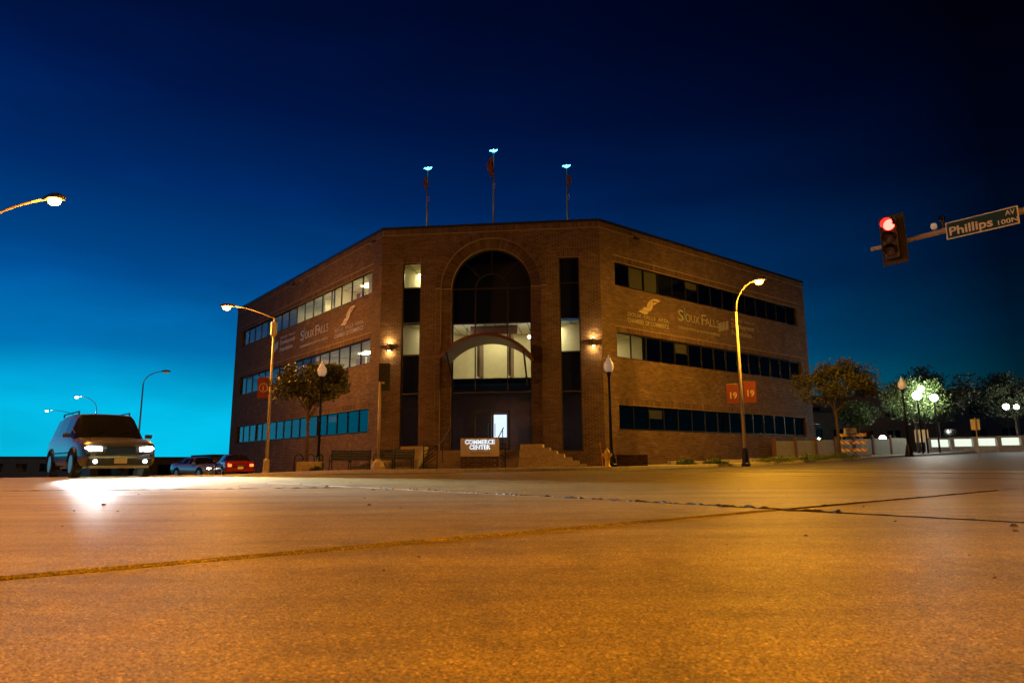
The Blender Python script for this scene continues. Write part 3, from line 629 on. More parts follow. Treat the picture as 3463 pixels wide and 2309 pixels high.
# --- flagpoles on the roof
for (x, y, h, lab) in ((-5.05, 39.4, 18.0, 'slim flagpole on the roof above the tall window with lit yellow ceiling'), (-1.0, 38.6, 18.75, 'tallest flagpole standing above the arch, drooping red flag near its top'), (3.45, 39.3, 18.05, 'slim flagpole on the roof beside the clipped corner of the dark windowed wing')):
    t = thing('flagpole', lab, 'flagpole', (x, y, 13.3), 0, 'flagpoles along the roof edge'); H_ = h - 13.3
    b = MB(); b.tube([(0, 0, 0), (0, 0, H_ * .6), (0, 0, H_)], [.07, .06, .04], 10); b.build('pole', M['steel'], t, smooth=True)
    b = MB(); b.tube([(0, -.05, H_ * .52 + .12 * math.cos(q)) if False else (.06 + .06 * math.cos(q), -.06, H_ * .60 + .17 * math.sin(q)) for q in [R(30 * k) for k in range(13)]], .012, 6, False); b.build('halyard', M['white'], t)
    # eagle finial: body, raised wings, head
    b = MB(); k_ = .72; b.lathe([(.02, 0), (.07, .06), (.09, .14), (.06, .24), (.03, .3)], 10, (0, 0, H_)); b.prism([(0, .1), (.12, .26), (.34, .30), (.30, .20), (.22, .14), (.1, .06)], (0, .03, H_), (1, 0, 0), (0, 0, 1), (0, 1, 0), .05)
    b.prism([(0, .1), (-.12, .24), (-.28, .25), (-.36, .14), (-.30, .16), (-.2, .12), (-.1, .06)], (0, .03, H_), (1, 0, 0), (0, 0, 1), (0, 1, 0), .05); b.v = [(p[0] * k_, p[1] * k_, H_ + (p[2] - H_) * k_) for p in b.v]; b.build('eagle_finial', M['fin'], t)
    if h > 18.5 or x < -3 or x > 3:
        fb = MB(); L_ = 1.35 if h > 18.5 else .8; zt = H_ - (.15 if h > 18.5 else .3); n = 10; cols = 5; wd = .34 if h > 18.5 else .22; sg = -1 if x < 1 else 1
        for i in range(n + 1):
            for j in range(cols + 1):
                f = j / cols; q = i / n; fb.v.append((sg * (.045 + wd * f * (.35 + .65 * math.sin(math.pi * min(1, q + .15)))), .05 * math.sin(f * 9 + q * 4), zt - L_ * q - .25 * f))
        for i in range(n):
            for j in range(cols): a = i * (cols + 1) + j; fb.f.append((a, a + 1, a + cols + 2, a + cols + 1)); fb.t.append(0)
        fo = fb.build('flag', M['flag'], t, smooth=True); sdf = fo.modifiers.new('thick', 'SOLIDIFY'); sdf.thickness = .01

# --- lettering on the wings
EMB = [[(1.0, .94), (.84, 1.0), (.70, .97), (.55, .85), (.43, .68), (.37, .50), (.38, .43), (.46, .43), (.50, .50), (.51, .62), (.56, .77), (.66, .85), (.80, .86), (.92, .84)], [(.86, .80), (.70, .60), (.67, .72), (.72, .79)],
       [(.65, .81), (.66, .62), (.62, .42), (.55, .27), (.47, .21), (.30, .2), (.16, .22), (.28, .42), (.37, .405), (.47, .41), (.53, .50), (.545, .65), (.58, .77)], [(0, .08), (.12, .19), (.3, .175), (.45, .165), (.4, .05), (.3, 0)]]
for F, lft, walln in ((FL, True, 'lit'), (FR, False, 'dark')):
    rd = Vector((F.d[0], F.d[1], 0)) * (-1 if lft else 1); upv = Vector((0, 0, 1)); nv = Vector((F.n[0], F.n[1], 0))
    rdw = Matrix.Rotation(BA, 3, 'Z') @ rd; nvw = Matrix.Rotation(BA, 3, 'Z') @ nv
    def sp(a, z): x, y, z_ = F.p(a, z, .03); X, Y = bw(x, y); return (X, Y, z_)
    where = 'wing with lit upper windows' if lft else 'wing with dark upper windows'
    A = (lambda a: a)
    c0, c1, s0, s1, d0, d1 = ((5.98, 2.06, 11.6, 6.96, 15.45, 12.6) if lft else (2.05, 5.65, 6.54, 10.75, 12.1, 14.7))
    t = thing('wall_sign', 'ribbon emblem over two raised letter lines, on the ' + where, 'sign', sp(c0, 8.0), 0, 'raised letter signs on the brick')
    wid = abs(c1 - c0)
    e0 = .9
    for pl in EMB:
        b = MB(); b.prism([(x * 2.0 + e0, z * 1.05 + .62) for x, z in pl], (0, 0, 0), rdw, upv, nvw, .035); b.build('emblem', M['lgold'], t)
    text('SIOUX  FALLS  AREA', .30, M['letter'], 'lettering', t, (0, 0, .36), rdw, upv, nvw, fit=wid, th=.03)
    text('CHAMBER OF COMMERCE', .36, M['letter'], 'lettering', t, (0, 0, .0), rdw, upv, nvw, fit=wid, th=.03, bold=.004)
    t = thing('wall_sign', 'tall narrow raised letters with a blue feather on the ' + where, 'sign', sp(s0, 8.16), 0, 'raised letter signs on the brick')
    wid = abs(s1 - s0)
    text('S', .98, M['letter'], 'lettering', t, (0, 0, .50), rdw, upv, nvw, fit=wid * .12, th=.03); text('OUX', .72, M['letter'], 'lettering', t, rdw * wid * .175 + upv * .52, rdw, upv, nvw, fit=wid * .33, th=.03)
    text('F', .98, M['letter'], 'lettering', t, rdw * wid * .54 + upv * .50, rdw, upv, nvw, fit=wid * .11, th=.03); text('ALLS', .72, M['letter'], 'lettering', t, rdw * wid * .645 + upv * .52, rdw, upv, nvw, fit=wid * .355, th=.03)
    b = MB(); b.prism([(.0, .36), (.05, .42), (.10, .9), (.12, 1.3), (.06, 1.36), (0, 1.25), (-.05, .9), (-.05, .5)], tuple(rdw * wid * .145), rdw, upv, nvw, .03); b.build('feather', M['lblue'], t)
    text('CONVENTION & VISITORS BUREAU', .22, M['letter'], 'lettering', t, (0, 0, 0), rdw, upv, nvw, fit=wid, th=.02)
    t = thing('wall_sign', 'small dim raised letters with a block emblem on the ' + where, 'sign', sp(d0, 8.35), 0, 'raised letter signs on the brick')
    wid = abs(d1 - d0)
    text('SIOUX  FALLS', .2, M['letter'], 'lettering', t, (0, 0, 1.0), rdw, upv, nvw, fit=wid, th=.02); text('Development', .48, M['letter'], 'lettering', t, (0, 0, .55), rdw, upv, nvw, fit=wid, th=.02); text('Foundation', .48, M['letter'], 'lettering', t, (0, 0, .06), rdw, upv, nvw, fit=wid * .85, th=.02)
    for k in range(3):
        b = MB(); q = k * .38; b.prism([(-1.45 + q, .05 + q * .25), (-1.12 + q, .2 + q * .25), (-1.12 + q, .75 + q * .25), (-1.4 + q, .62 + q * .25)], (0, 0, 0), rdw, upv, nvw, .03); b.build('emblem', M['letter'], t)

# ------------------------------------------------------------------ forecourt: stepped stone flights, rails, monument sign
def local(u, v): x, y = bw(u, v); return x, y
for s, lab in ((-1, 'yellow stone flight of steps on the bench side of the monument sign'), (1, 'yellow stone flight of steps on the hydrant side of the monument sign')):
    x, y = bw(s * 2.35 - .3, -4.6); t = thing('stone_steps', lab, 'steps', (x, y, 0), BA, 'stone flights up to the entrance'); g0 = sz(x, y)
    for k in range(7):
        wd = 3.1 - k * .34
        nb = max(2, round(wd / .62))
        for q in range(nb):
            bw_ = wd / nb; b = MB(); b.box((s * (bw_ * (q + .5)), .13 * k * 0 + .0 + .55 + k * .16 - .3, g0 + .075 + k * .155), (bw_ - .008, 1.3 - .0, .152)); b.build('step_block', M['stone'], t, bevel=.01)
x, y = bw(-.3, -1.8); t = thing('entry_terrace', 'dark brick landing rising behind the lit monument sign to the doors', 'terrace', (x, y, 0), BA); g0 = sz(x, y)
for k in range(6):
    b = MB(); d = 4.6 - k * .35; b.box((0, 1.75 - d / 2, g0 + .07 + k * .15), (4.6, d, .148)); b.build('step', M['pave'], t, bevel=.012)
for s, lab in ((-1, 'black sloping handrail on the bench side of the monument sign'), (1, 'black sloping handrail on the hydrant side of the monument sign')):
    x, y = bw(s * 1.86 - .3, -5.75); t = thing('handrail', lab, 'railing', (x, y, sz(x, y)), BA, 'handrails of the entrance')
    for q in (0, .62): b = MB(); b.tube([(0 - s * q, 0, 0), (0 - s * q, 0, 1.06)], .024, 8); b.build('post', M['black'], t)
    b = MB(); b.tube([(0, 0, 1.05), (-s * .62, 0, 1.05)], .022, 8); b.build('top_rail', M['black'], t)
    b = MB(); b.tube([(0, 0, .06), (-s * .62, 0, .06)], .018, 8); b.build('bottom_rail', M['black'], t)
    for k in range(5):
        z0 = .1 + k * .17; b = MB(); b.tube([(0, 0, z0), (-s * .62, 0, min(1.04, z0 + .42))], .016, 6); b.build('bar', M['black'], t)
    b = MB(); b.tube([(-s * .62, 0, 1.05), (-s * .55, 1.6, 1.35), (-s * .5, 3.4, 1.95)], .024, 8); b.build('sloping_rail', M['black'], t)
    for q, zt in ((1.6, 1.35), (3.3, 1.92)):
        b = MB(); b.tube([(-s * .53, q, 0), (-s * .53, q, zt)], .02, 8); b.build('post', M['black'], t)
sx_, sy_ = -1.345, 29.0
ms = thing('monument_sign', 'low monument sign with glowing letters on a brick plinth before the entrance', 'sign', (sx_, sy_, sz(sx_, sy_)), R(-2)); z0 = 0
W_ = 1.62; bh, bl = .092, .30
nrow = 5
b = MB(); b.box((0, .1, .225), (W_ - .02, .38, .45)); b.build('plinth_core', M['mortar'], ms)
full = MB(); full.box((0, 0, 0), (bl, .05, bh - .012)); bme = full.mesh('brick', M['brick1']); half = MB(); half.box((0, 0, 0), (bl * .46, .05, bh - .012)); hme = half.mesh('brick', M['brick1'])
for r_ in range(nrow):
    zc = .045 + r_ * bh; k = 0; xs0 = -W_ / 2
    if r_ % 2:
        seq = [('h', -W_ / 2 + bl * .23)] + [('f', -W_ / 2 + bl * .49 + .012 + (bl + .012) * (i + .5)) for i in range(4)] + [('h', W_ / 2 - bl * .23)]
    else: seq = [('f', -W_ / 2 + .006 + (W_ / 5) * (i + .5)) for i in range(5)]
    for kind, xx in seq:
        o = bpy.data.objects.new('brick', bme if kind == 'f' else hme); COL.objects.link(o); o.parent = ms; o.location = (xx, -.095, zc)
b = MB(); b.box((0, .04, .462), (W_ + .04, .36, .024)); b.build('plinth_cap', M['coping'], ms)
b = MB(); b.box((0, .04, .865), (W_, .16, .77)); b.build('sign_face', M['panelm'], ms, bevel=.012)
for body, zz, wd in (('COMMERCE', 1.01, 1.26), ('CENTER', .79, .88)):
    text(body, .24, M['neon'], 'letter_halo', ms, (-wd / 2, -.052, zz), (1, 0, 0), (0, 0, 1), (0, -1, 0), fit=wd, th=.012, bold=.008)
    text(body, .24, M['panelm'], 'lettering', ms, (-wd / 2, -.068, zz), (1, 0, 0), (0, 0, 1), (0, -1, 0), fit=wd, th=.014, bold=-.004)
text('200 N. PHILLIPS AVE.', .085, M['btext'], 'lettering', ms, (-.39, -.046, .60), (1, 0, 0), (0, 0, 1), (0, -1, 0), fit=.80, th=.008)

# ------------------------------------------------------------------ street furniture
def globe_lamp(x, y, h, lab, sc_=1.0):
    t = thing('globe_lamp_post', lab, 'lamp post', (x, y, sz(x, y)), 0, 'old style globe lamp posts')
    b = MB(); b.lathe([(.24, 0), (.24, .10), (.20, .14), (.19, .30), (.13, .55), (.10, .70)], 12); b.build('base', M['black'], t)
    b = MB(); b.lathe([(.075, .68), (.06, h * .55), (.05, h - .85), (.09, h - .80), (.09, h - .72), (.16, h - .62)], 12); b.build('post', M['black'], t, smooth=True)
    b = MB(); b.lathe([(.11, h - .63), (.19, h - .52), (.225, h - .38), (.20, h - .22), (.12, h - .10), (.10, h - .05)], 18); b.build('globe', M['globe'], t, smooth=True)
    b = MB(); b.lathe([(.11, h - .06), (.10, h - .01), (.03, h + .05), (.04, h + .10), (.01, h + .15)], 12); b.build('finial', M['globe'], t, smooth=True)
globe_lamp(-9.23, 33.0, 5.15, 'black lamp post with white globe rising beside the tree and the benches')
globe_lamp(4.30, 29.9, 4.72, 'black lamp post with pale globe standing right behind the fire hydrant')
globe_lamp(23.2, 40.4, 4.55, 'black lamp post with clear globe beside the trail barricade')

def cobra(name, lab, base, h, arm, head, lens, m_pole, lit_m=None, box=False, wide=.10, group='cobra head street lamps', upsweep=.0, basem=None, shoe=True):
    """pole at base, curved arm to head (world xyz), lens below the head"""
    x, y = base; g0 = gz(x, y) + .0; g0 = min(g0, sz(x, y))
    t = thing(name, lab, 'street lamp', (x, y, g0), 0, group)
    H_ = h - g0; hx, hy, hz = head[0] - x, head[1] - y, head[2] - g0
    b = MB(); b.tube([(0, 0, 0), (0, 0, H_ * .5), (0, 0, H_)], [wide, wide * .8, wide * .55], 10); b.build('pole', m_pole, t, smooth=True)
    if shoe: b = MB(); b.lathe([(wide * 2.3, 0), (wide * 2.3, .12), (wide * 1.9, .16), (wide * 1.6, .75), (wide * 1.15, .85)], 8); b.build('base', basem or m_pole, t)
    pts = []
    for i in range(11):
        q = i / 10; k = math.sin(q * math.pi / 2); pts.append((hx * q * .96, hy * q * .96, H_ - .02 + (hz - H_) * (k if arm == 'up' else 1 - (1 - q) ** 2)))
    if arm == 'bend':
        pts = [(0, 0, H_ - .05)] + [(hx * (1 - math.cos(q)) * .93, hy * (1 - math.cos(q)) * .93, H_ + (hz - H_) * math.sin(q)) for q in [R(a) for a in (15, 30, 45, 60, 75, 90)]]
    b = MB(); b.tube(pts, wide * .42, 8); b.build('arm', m_pole, t, smooth=True)
    d = Vector((hx, hy, 0)).normalized(); az = math.atan2(d.y, d.x)
    mt = Matrix.Translation((hx, hy, hz)) @ Matrix.Rotation(az, 4, 'Z')
    ring = lambda xx, ww, zt, zb: [mt @ Vector(p) for p in ((xx, -ww, zb + .03), (xx, -ww * .7, zt), (xx, ww * .7, zt), (xx, ww, zb + .03), (xx, ww * .8, zb), (xx, -ww * .8, zb))]
    b = MB(); b.loft([ring(-.42, .05, .05, -.03), ring(-.25, .10, .10, -.05), ring(0, .17, .12, -.06), ring(.25, .17, .10, -.06), ring(.36, .09, .03, -.04)]); b.build('lamp_head', M['steel'], t, smooth=True)
    b = MB(); b.lathe([(.155, -.05), (.16, -.11), (.13, -.19), (.06, -.235), (.02, -.245)], 16); 
    for i, p in enumerate(b.v): b.v[i] = tuple(mt @ Vector((p[0] * 1.25 + .02, p[1], p[2])))
    b.build('lens', lit_m or M['globe'], t, smooth=True)
    return t
cobra('street_lamp', 'blazing sodium street lamp whose curved arm reaches in over the open sky', (-17.0, 20.9), 7.7, 'bend', (-14.2, 20.15, 8.5), None, M['tan'], M['sodA'])
tB = cobra('street_lamp', 'sodium lamp on tan pole with a grey box under its arm, before the lit wing', (-12.75, 36.0), 8.05, 'up', (-15.35, 36.0, 8.75), None, M['tan'], M['sodB'], wide=.09, basem=M['stone'])
tC = cobra('street_lamp', 'sodium lamp on a curved pole with two red banners, before the dark windowed wing', (11.13, 33.0), 7.6, 'bend', (12.05, 32.2, 9.0), None, M['tan'], M['sodC'], wide=.09, basem=M['black'])
b = MB(); b.lathe([(.05, 7.25), (.17, 7.4), (.17, 8.05), (.06, 8.12)], 8); b.build('equipment_box', M['box'], tB)
# banners
def banner(t, x, z0, z1, w_, lab, glyph):
    b = MB(); b.box((x, 0, (z0 + z1) / 2), (w_, .02, z1 - z0)); o = b.build('banner', M['banner'], t); o['label'] = lab
    for z in (z0, z1): b = MB(); b.tube([(0, 0, z), (x + math.copysign(w_ / 2, x), 0, z)], .014, 6); b.build('banner_rod', M['black'], t)
    if glyph == 'i':
        b = MB(); n = 24
        for k in range(n):
            a0, a1 = 2 * math.pi * k / n, 2 * math.pi * (k + 1) / n
            b.quad(*[(x + r_ * math.sin(a), -.013, (z0 + z1) / 2 + r_ * math.cos(a)) for r_, a in ((.24, a0), (.24, a1), (.20, a1), (.20, a0))])
        b.build('ring', M['btrim'], o); text('i', .34, M['btrim'], 'lettering', o, (x - .05, -.014, (z0 + z1) / 2 - .13), (1, 0, 0), (0, 0, 1), (0, -1, 0), th=.004, bold=.01)
    else: text(glyph, .42, M['btrim'], 'lettering', o, (x - .21, -.014, (z0 + z1) / 2 - .22), (1, 0, 0), (0, 0, 1), (0, -1, 0), th=.004, bold=.01)
gB = tB.location.z; banner(tB, -.38, 3.75 - gB, 4.85 - gB, .62, 'dark red banner with a ringed letter', 'i')
gC = tC.location.z; banner(tC, -.42, 3.05 - gC, 4.0 - gC, .58, 'red brown banner', '19'); banner(tC, .42, 3.1 - gC, 4.15 - gC, .58, 'red brown banner', '19')
cobra('street_lamp', 'sodium street lamp of the near corner, outside the picture', (2.6, -7.4), 8.2, 'bend', (1.4, -4.2, 8.9), None, M['tan'], M['sodD'])
cobra('street_lamp', 'unlit grey street lamp with a hooked arm against the cyan sky', (-33.6, 62.0), 7.6, 'bend', (-31.6, 62.0, 8.75), None, M['steel'], None)
cobra('street_lamp', 'distant lit lamp with hooked arm low over the left street', (-51.6, 85.0), 7.2, 'bend', (-54.2, 85.0, 8.8), None, M['steel'], M['whf'])
cobra('street_lamp', 'farthest bright lamp just above the glare of the oncoming headlights', (-66.5, 105.0), 7.2, 'bend', (-71.3, 105.0, 8.7), None, M['steel'], M['whf'])

# traffic pedestal with a signal seen from behind
px_, py_ = -5.47, 28.3
t = thing('traffic_signal', 'tan pedestal pole with octagonal foot and a dark signal seen from behind', 'traffic signal', (px_, py_, sz(px_, py_)), R(5))
b = MB(); b.lathe([(.30, 0), (.30, .12), (.22, .30), (.11, .38), (.10, .44)], 8); b.build('base', M['tan'], t)
b = MB(); b.tube([(0, 0, .4), (0, 0, 3.6)], .06, 12); b.build('pole', M['tan'], t, smooth=True)
b = MB(); b.box((.16, 0, 3.8), (.48, .03, 1.15)); b.build('backplate', M['black'], t, bevel=.05)
b = MB(); b.box((.16, .12, 3.8), (.34, .2, 1.05)); sg = b.build('signal_head', M['black'], t, bevel=.02)
for k in range(3): b = MB(); b.lathe([(.12, 0), (.13, .2)], 14); b.v = [(p[0] + .16, .22 + p[2], 3.45 + k * .35 + p[1]) for p in b.v]; b.build('visor', M['black'], sg)
b = MB(); b.box((.08, 0, 3.55), (.2, .08, .08)); b.build('bracket', M['tan'], t)

# overhead signal, arm and street name sign
tip = Vector((9.77, 17.77)); da = Vector((.6225, -.7826)); pb = tip + da * 9.0
ma = thing('mast_arm', 'tan signal mast arm reaching in from the picture edge over the crossing', 'mast arm', (pb.x, pb.y, gz(pb.x, pb.y)), 0)
rel = lambda w_, z: ((tip + da * w_) - pb).to_3d() + Vector((0, 0, z - ma.location.z))
b = MB(); b.tube([rel(0, 5.93), rel(4, 6.0), rel(9, 6.1)], [.055, .085, .12], 12); b.build('arm', M['tan'], ma, smooth=True)
b = MB(); b.tube([(0, 0, 0), (0, 0, 6.6)], [.17, .13], 14); b.build('pole', M['tan'], ma, smooth=True)
b = MB(); b.lathe([(.34, 0), (.34, .08), (.22, .14)], 8); b.build('base', M['tan'], ma)
fn = Vector((-.7826, -.6225)); azs = math.atan2(da.y, da.x)      # signal faces across the street
sp_ = tip + da * .62
t = thing('traffic_signal', 'hanging traffic signal on the mast arm showing red', 'traffic signal', (sp_.x + fn.x * .14, sp_.y + fn.y * .14, 5.36), azs)
b = MB(); b.box((0, .04, .66), (.64, .02, 1.34)); b.build('backplate', M['backp'], t, bevel=.03)
b = MB(); b.box((0, -.06, .66), (.36, .17, 1.1)); hd = b.build('signal_head', M['sigy'], t, bevel=.03)
for k, mm_ in enumerate((M['redd'], M['redd'], M['redl'])):
    zc = .32 + k * .355
    b = MB(); b.lathe([(.145, 0), (.12, .03), (.05, .05)], 20); b.v = [(p[0], -.145 - p[2], zc + p[1]) for p in b.v]; b.build('lens', mm_, hd, smooth=True)
    b = MB(); n = 14
    for q in range(n):
        a0, a1 = R(-20 + 220 * q / n), R(-20 + 220 * (q + 1) / n); P = lambda a, yy, r_: (r_ * math.cos(a), yy, zc + r_ * math.sin(a))
        b.quad(P(a0, -.145, .158), P(a1, -.145, .158), P(a1, -.33, .158), P(a0, -.33, .158)); b.quad(P(a0, -.145, .152), P(a1, -.145, .152), P(a1, -.33, .152), P(a0, -.33, .152))
    b.build('visor', M['sigy'], hd)
b = MB(); b.tube([(0, .0, .60), (0, .16, .60)], .04, 8); b.build('bracket', M['steel'], t)
cs = tip + da * 1.76
t = thing('detector', 'small round detector on a stub above the mast arm beside the street sign', 'sensor', (cs.x, cs.y, 5.93), azs)
b = MB(); b.tube([(0, 0, 0), (0, 0, .32)], .025, 8); b.build('stub', M['black'], t)
b = MB(); b.box((0, 0, .36), (.12, .14, .12)); b.build('housing', M['black'], t, bevel=.01)
b = MB(); b.lathe([(.01, -.09), (.06, -.07), (.075, 0), (.06, .06), (.02, .08)], 14, (-.18, -.05, .2)); b.build('lamp_bulb', M['globe'], t, smooth=True)
b = MB(); b.tube([(-.13, -.03, .2), (0, 0, .2)], .015, 6); b.build('bulb_arm', M['black'], t)
ss = tip + da * 2.62 + fn * .13
t = thing('street_sign', 'green street name sign with white letters on the mast arm', 'sign', (ss.x, ss.y, 5.68), azs)
b = MB(); b.box((0, 0, .21), (1.52, .02, .44)); b.build('border', M['wtext'], t, bevel=.008)
b = MB(); b.box((0, -.004, .21), (1.46, .02, .38)); b.build('face', M['gsign'], t, bevel=.006)
text('Phillips', .30, M['wtext'], 'lettering', t, (-.70, -.018, .08), (1, 0, 0), (0, 0, 1), (0, -1, 0), fit=.92, th=.006, bold=.007)
text('AV', .17, M['wtext'], 'lettering', t, (.50, -.018, .25), (1, 0, 0), (0, 0, 1), (0, -1, 0), fit=.20, th=.006, bold=.003)
text('100N', .16, M['wtext'], 'lettering', t, (.30, -.018, .06), (1, 0, 0), (0, 0, 1), (0, -1, 0), fit=.40, th=.006, bold=.003)
for q in (-.45, .45): b = MB(); b.tube([(q, .01, .25), (q, .13, .25)], .02, 8); b.build('clamp', M['steel'], t)

# fire hydrant and its marker
hx, hy = 4.02, 29.2
t = thing('fire_hydrant', 'yellow fire hydrant at the kerb in front of a black lamp post', 'hydrant', (hx, hy, sz(hx, hy)), R(15))
b = MB(); b.lathe([(.15, 0), (.15, .04), (.105, .05), (.10, .36), (.125, .37), (.125, .42), (.105, .44), (.115, .58), (.12, .60), (.10, .66), (.05, .72), (.03, .74)], 18); b.build('barrel', M['yellow'], t, smooth=True)
b = MB(); b.lathe([(.03, .73), (.03, .79), (.022, .79)], 6); b.build('operating_nut', M['yellow'], t)
for s, r_ in ((-1, .05), (1, .05)):
    b = MB(); b.tube([(0, 0, .5), (s * .17, 0, .5)], r_, 12); b.tube([(s * .165, 0, .5), (s * .2, 0, .5)], r_ * 1.3, 8); b.build('outlet', M['yellow'], t)
b = MB(); b.tube([(0, 0, .46), (0, -.18, .46)], .075, 14); b.tube([(0, -.17, .46), (0, -.21, .46)], .09, 10); b.build('pumper_outlet', M['yellow'], t)
t = thing('hydrant_marker', 'thin orange marker rod leaning beside the fire hydrant', 'marker', (3.86, 29.4, sz(3.86, 29.4)), 0)
b = MB(); b.tube([(0, 0, 0), (-.10, 0, 1.0)], .014, 8); b.build('rod', M['orange'], t)
b = MB(); b.box((-.10, 0, .97), (.05, .02, .12)); b.build('reflector', M['orange'], t)

# benches: slatted seats with cast ends and looped arms
def bench():
    t = thing('park_bench', '', 'bench', (0, 0, 0), 0, 'slatted benches on the corner')
    for k in range(5): b = MB(); b.box((0, -.20 + k * .095, .44), (1.8, .075, .028)); b.build('seat_slat', M['green'], t)
    for k in range(6): b = MB(); b.box((0, .24 + k * .018, .50 + k * .072), (1.8, .024, .058)); b.build('back_slat', M['green'], t)
    for s in (-.86, 0, .86):
        b = MB(); b.tube([(s, -.27, 0), (s, -.25, .2), (s, -.22, .42)], .024, 8); b.build('leg', M['green'], t)
        b = MB(); b.tube([(s, .33, 0), (s, .22, .22), (s, .22, .42), (s, .30, .65), (s, .35, .93)], .024, 8); b.build('leg', M['green'], t)
        b = MB(); b.tube([(s, -.22, .41), (s, .22, .41)], .024, 8); b.build('seat_bearer', M['green'], t)
        if s: b = MB(); b.tube([(s, -.23, .42), (s, -.27, .55), (s, -.20, .65), (s, .05, .67), (s, .29, .66)], .02, 8); b.build('armrest', M['green'], t)
    return t
bn = bench(); bn.location = (-7.3, 31.2, sz(-7.3, 31.2)); bn.rotation_euler = (0, 0, R(2)); bn['label'] = 'dark green slatted bench nearer the bicycle hoops'
b2 = copy_tree(bn); b2.location = (-5.35, 31.3, sz(-5.35, 31.3)); b2.rotation_euler = (0, 0, R(-3)); b2['label'] = 'dark green slatted bench behind the tan signal pole, nearer the stone steps'

# bicycle hoops and planters
for i, (x, lab) in enumerate(((-10.25, 'dark steel bicycle hoop farthest from the benches'), (-9.75, 'dark steel bicycle hoop in the middle of three'), (-9.42, 'dark steel bicycle hoop next to the lamp post base'))):
    y = 33.3 + i * .25; t = thing('bicycle_hoop', lab, 'bike rack', (x, y, sz(x, y)), R(60), 'bicycle hoops')
    b = MB(); b.tube([(-.28, 0, 0), (-.28, 0, .55)] + [(-.28 * math.cos(R(a)), 0, .55 + .28 * math.sin(R(a))) for a in (20, 45, 70, 90, 110, 135, 160)] + [(.28, 0, .55), (.28, 0, 0)], .03, 10); b.build('tube', M['black'], t, smooth=True)
    for s in (-1, 1): b = MB(); b.lathe([(.08, 0), (.08, .015), (.04, .02)], 10, (s * .28, 0, 0)); b.build('foot', M['black'], t)
def planter(x, y, L_, H_, D_, rz, lab, m, rows, per):
    t = thing('brick_planter', lab, 'planter', (x, y, sz(x, y) - .01), rz)
    b = MB(); b.box((0, 0, H_ / 2), (L_ - .04, D_ - .04, H_ - .02)); b.build('core', M['mortar'], t)
    hh = H_ / rows; ll = L_ / per; k_ = MB(); k_.box((0, 0, 0), (ll - .012, .05, hh - .012)); me = k_.mesh('block', m)
    for r_ in range(rows):
        for q in range(per):
            o = bpy.data.objects.new('block', me); COL.objects.link(o); o.parent = t; o.location = (-L_ / 2 + ll * (q + .5) + (rnd.uniform(-.004, .004)), -D_ / 2 + .005 + rnd.uniform(-.006, .006), hh * (r_ + .5))
    b = MB(); b.box((0, 0, H_ + .02), (L_ + .05, D_ + .05, .05)); b.build('cap', m, t, bevel=.01); return t
planter(-9.55, 32.75, 1.1, .42, .6, R(4), 'small stone planter between the bicycle hoops and the lamp post', M['stone'], 3, 4)
planter(5.2, 30.6, 1.45, .48, .6, R(12), 'low brown brick planter just past the fire hydrant', M['brick1'], 5, 6)

# foliage
def leaf_cloud(n, rad, m, seed, size=.09, lo=0.35, clumps=34):
    r_ = random.Random(seed); b = MB(); cs_ = []
    for k in range(clumps):
        while True:
            p = Vector((r_.uniform(-1, 1), r_.uniform(-1, 1), r_.uniform(-1, 1)))
            if lo < p.length < 1: break
        cs_.append((Vector((p.x * rad[0], p.y * rad[1], p.z * rad[2])), r_.uniform(.22, .42)))
    for i in range(n):
        c, s = cs_[i % clumps]
        gq = lambda: max(-1.5, min(1.5, r_.gauss(0, 1))); p = c * .86 + Vector((gq() * s * rad[0] * .5, gq() * s * rad[1] * .5, gq() * s * rad[2] * .55))
        a = Vector((r_.gauss(0, 1), r_.gauss(0, 1), r_.gauss(0, 1))).normalized(); e = a.cross(Vector((r_.gauss(0, 1), r_.gauss(0, 1), r_.gauss(0, 1)))).normalized(); s2 = size * r_.uniform(.6, 1.3)
        b.quad(tuple(p), tuple(p + a * s2 * .5 + e * s2 * .28), tuple(p + a * s2), tuple(p + a * s2 * .5 - e * s2 * .28))
    return b, cs_
def tree(x, y, h, rad, lab, m, seed, n=11000, size=.16, group='street trees'):
    g0 = min(gz(x, y), sz(x, y)); t = thing('street_tree', lab, 'tree', (x, y, g0), 0, group); cz = h - rad[2]
    r_ = random.Random(seed)
    b = MB(); b.tube([(0, 0, -.05), (.03, .02, cz * .4), (-.03, .0, cz * .75), (.02, 0, cz + rad[2] * .4)], [.11, .085, .065, .025], 9); tr = b.build('trunk', M['bark'], t, smooth=True)
    lb, cs_ = leaf_cloud(n, rad, m, seed, size); lb.v = [(p[0], p[1], p[2] + cz) for p in lb.v]; lb.build('crown', m, t)
    for c, s in cs_[:18]:
        b = MB(); z0 = cz * r_.uniform(.55, .9); b.tube([(0, 0, z0), (c.x * .5, c.y * .5, (z0 + c.z + cz) / 2 + .1), (c.x, c.y, c.z + cz)], [.04, .025, .008], 6); b.build('limb', M['bark'], tr)
    return t
tree(-10.2, 34.3, 5.75, (1.9, 1.5, 1.15), 'young tree with amber lit leaves in front of the lit brick wing', M['leaf'], 3)
tree(20.6, 43.5, 6.3, (2.6, 2.2, 1.6), 'amber lit tree spreading behind the pale panels past the brick wing', M['leaf'], 5)
tree(30.6, 52.0, 5.9, (2.4, 2.0, 1.7), 'green lit tree standing under the cluster of white lamps', M['leafg'], 8)
tree(27.0, 53.5, 4.3, (1.6, 1.5, 1.1), 'small green tree beside the low white ball lamp', M['leafg'], 11, n=5000)
tree(38.5, 62, 7.5, (3.5, 3, 2.4), 'dark tall tree behind the lit bridge parapet', M['leafd'], 13, n=9000, size=.26)
tree(47, 64, 7.0, (3.2, 3, 2.2), 'dark broad tree at the far end of the lit bridge parapet', M['leafd'], 17, n=9000, size=.26)
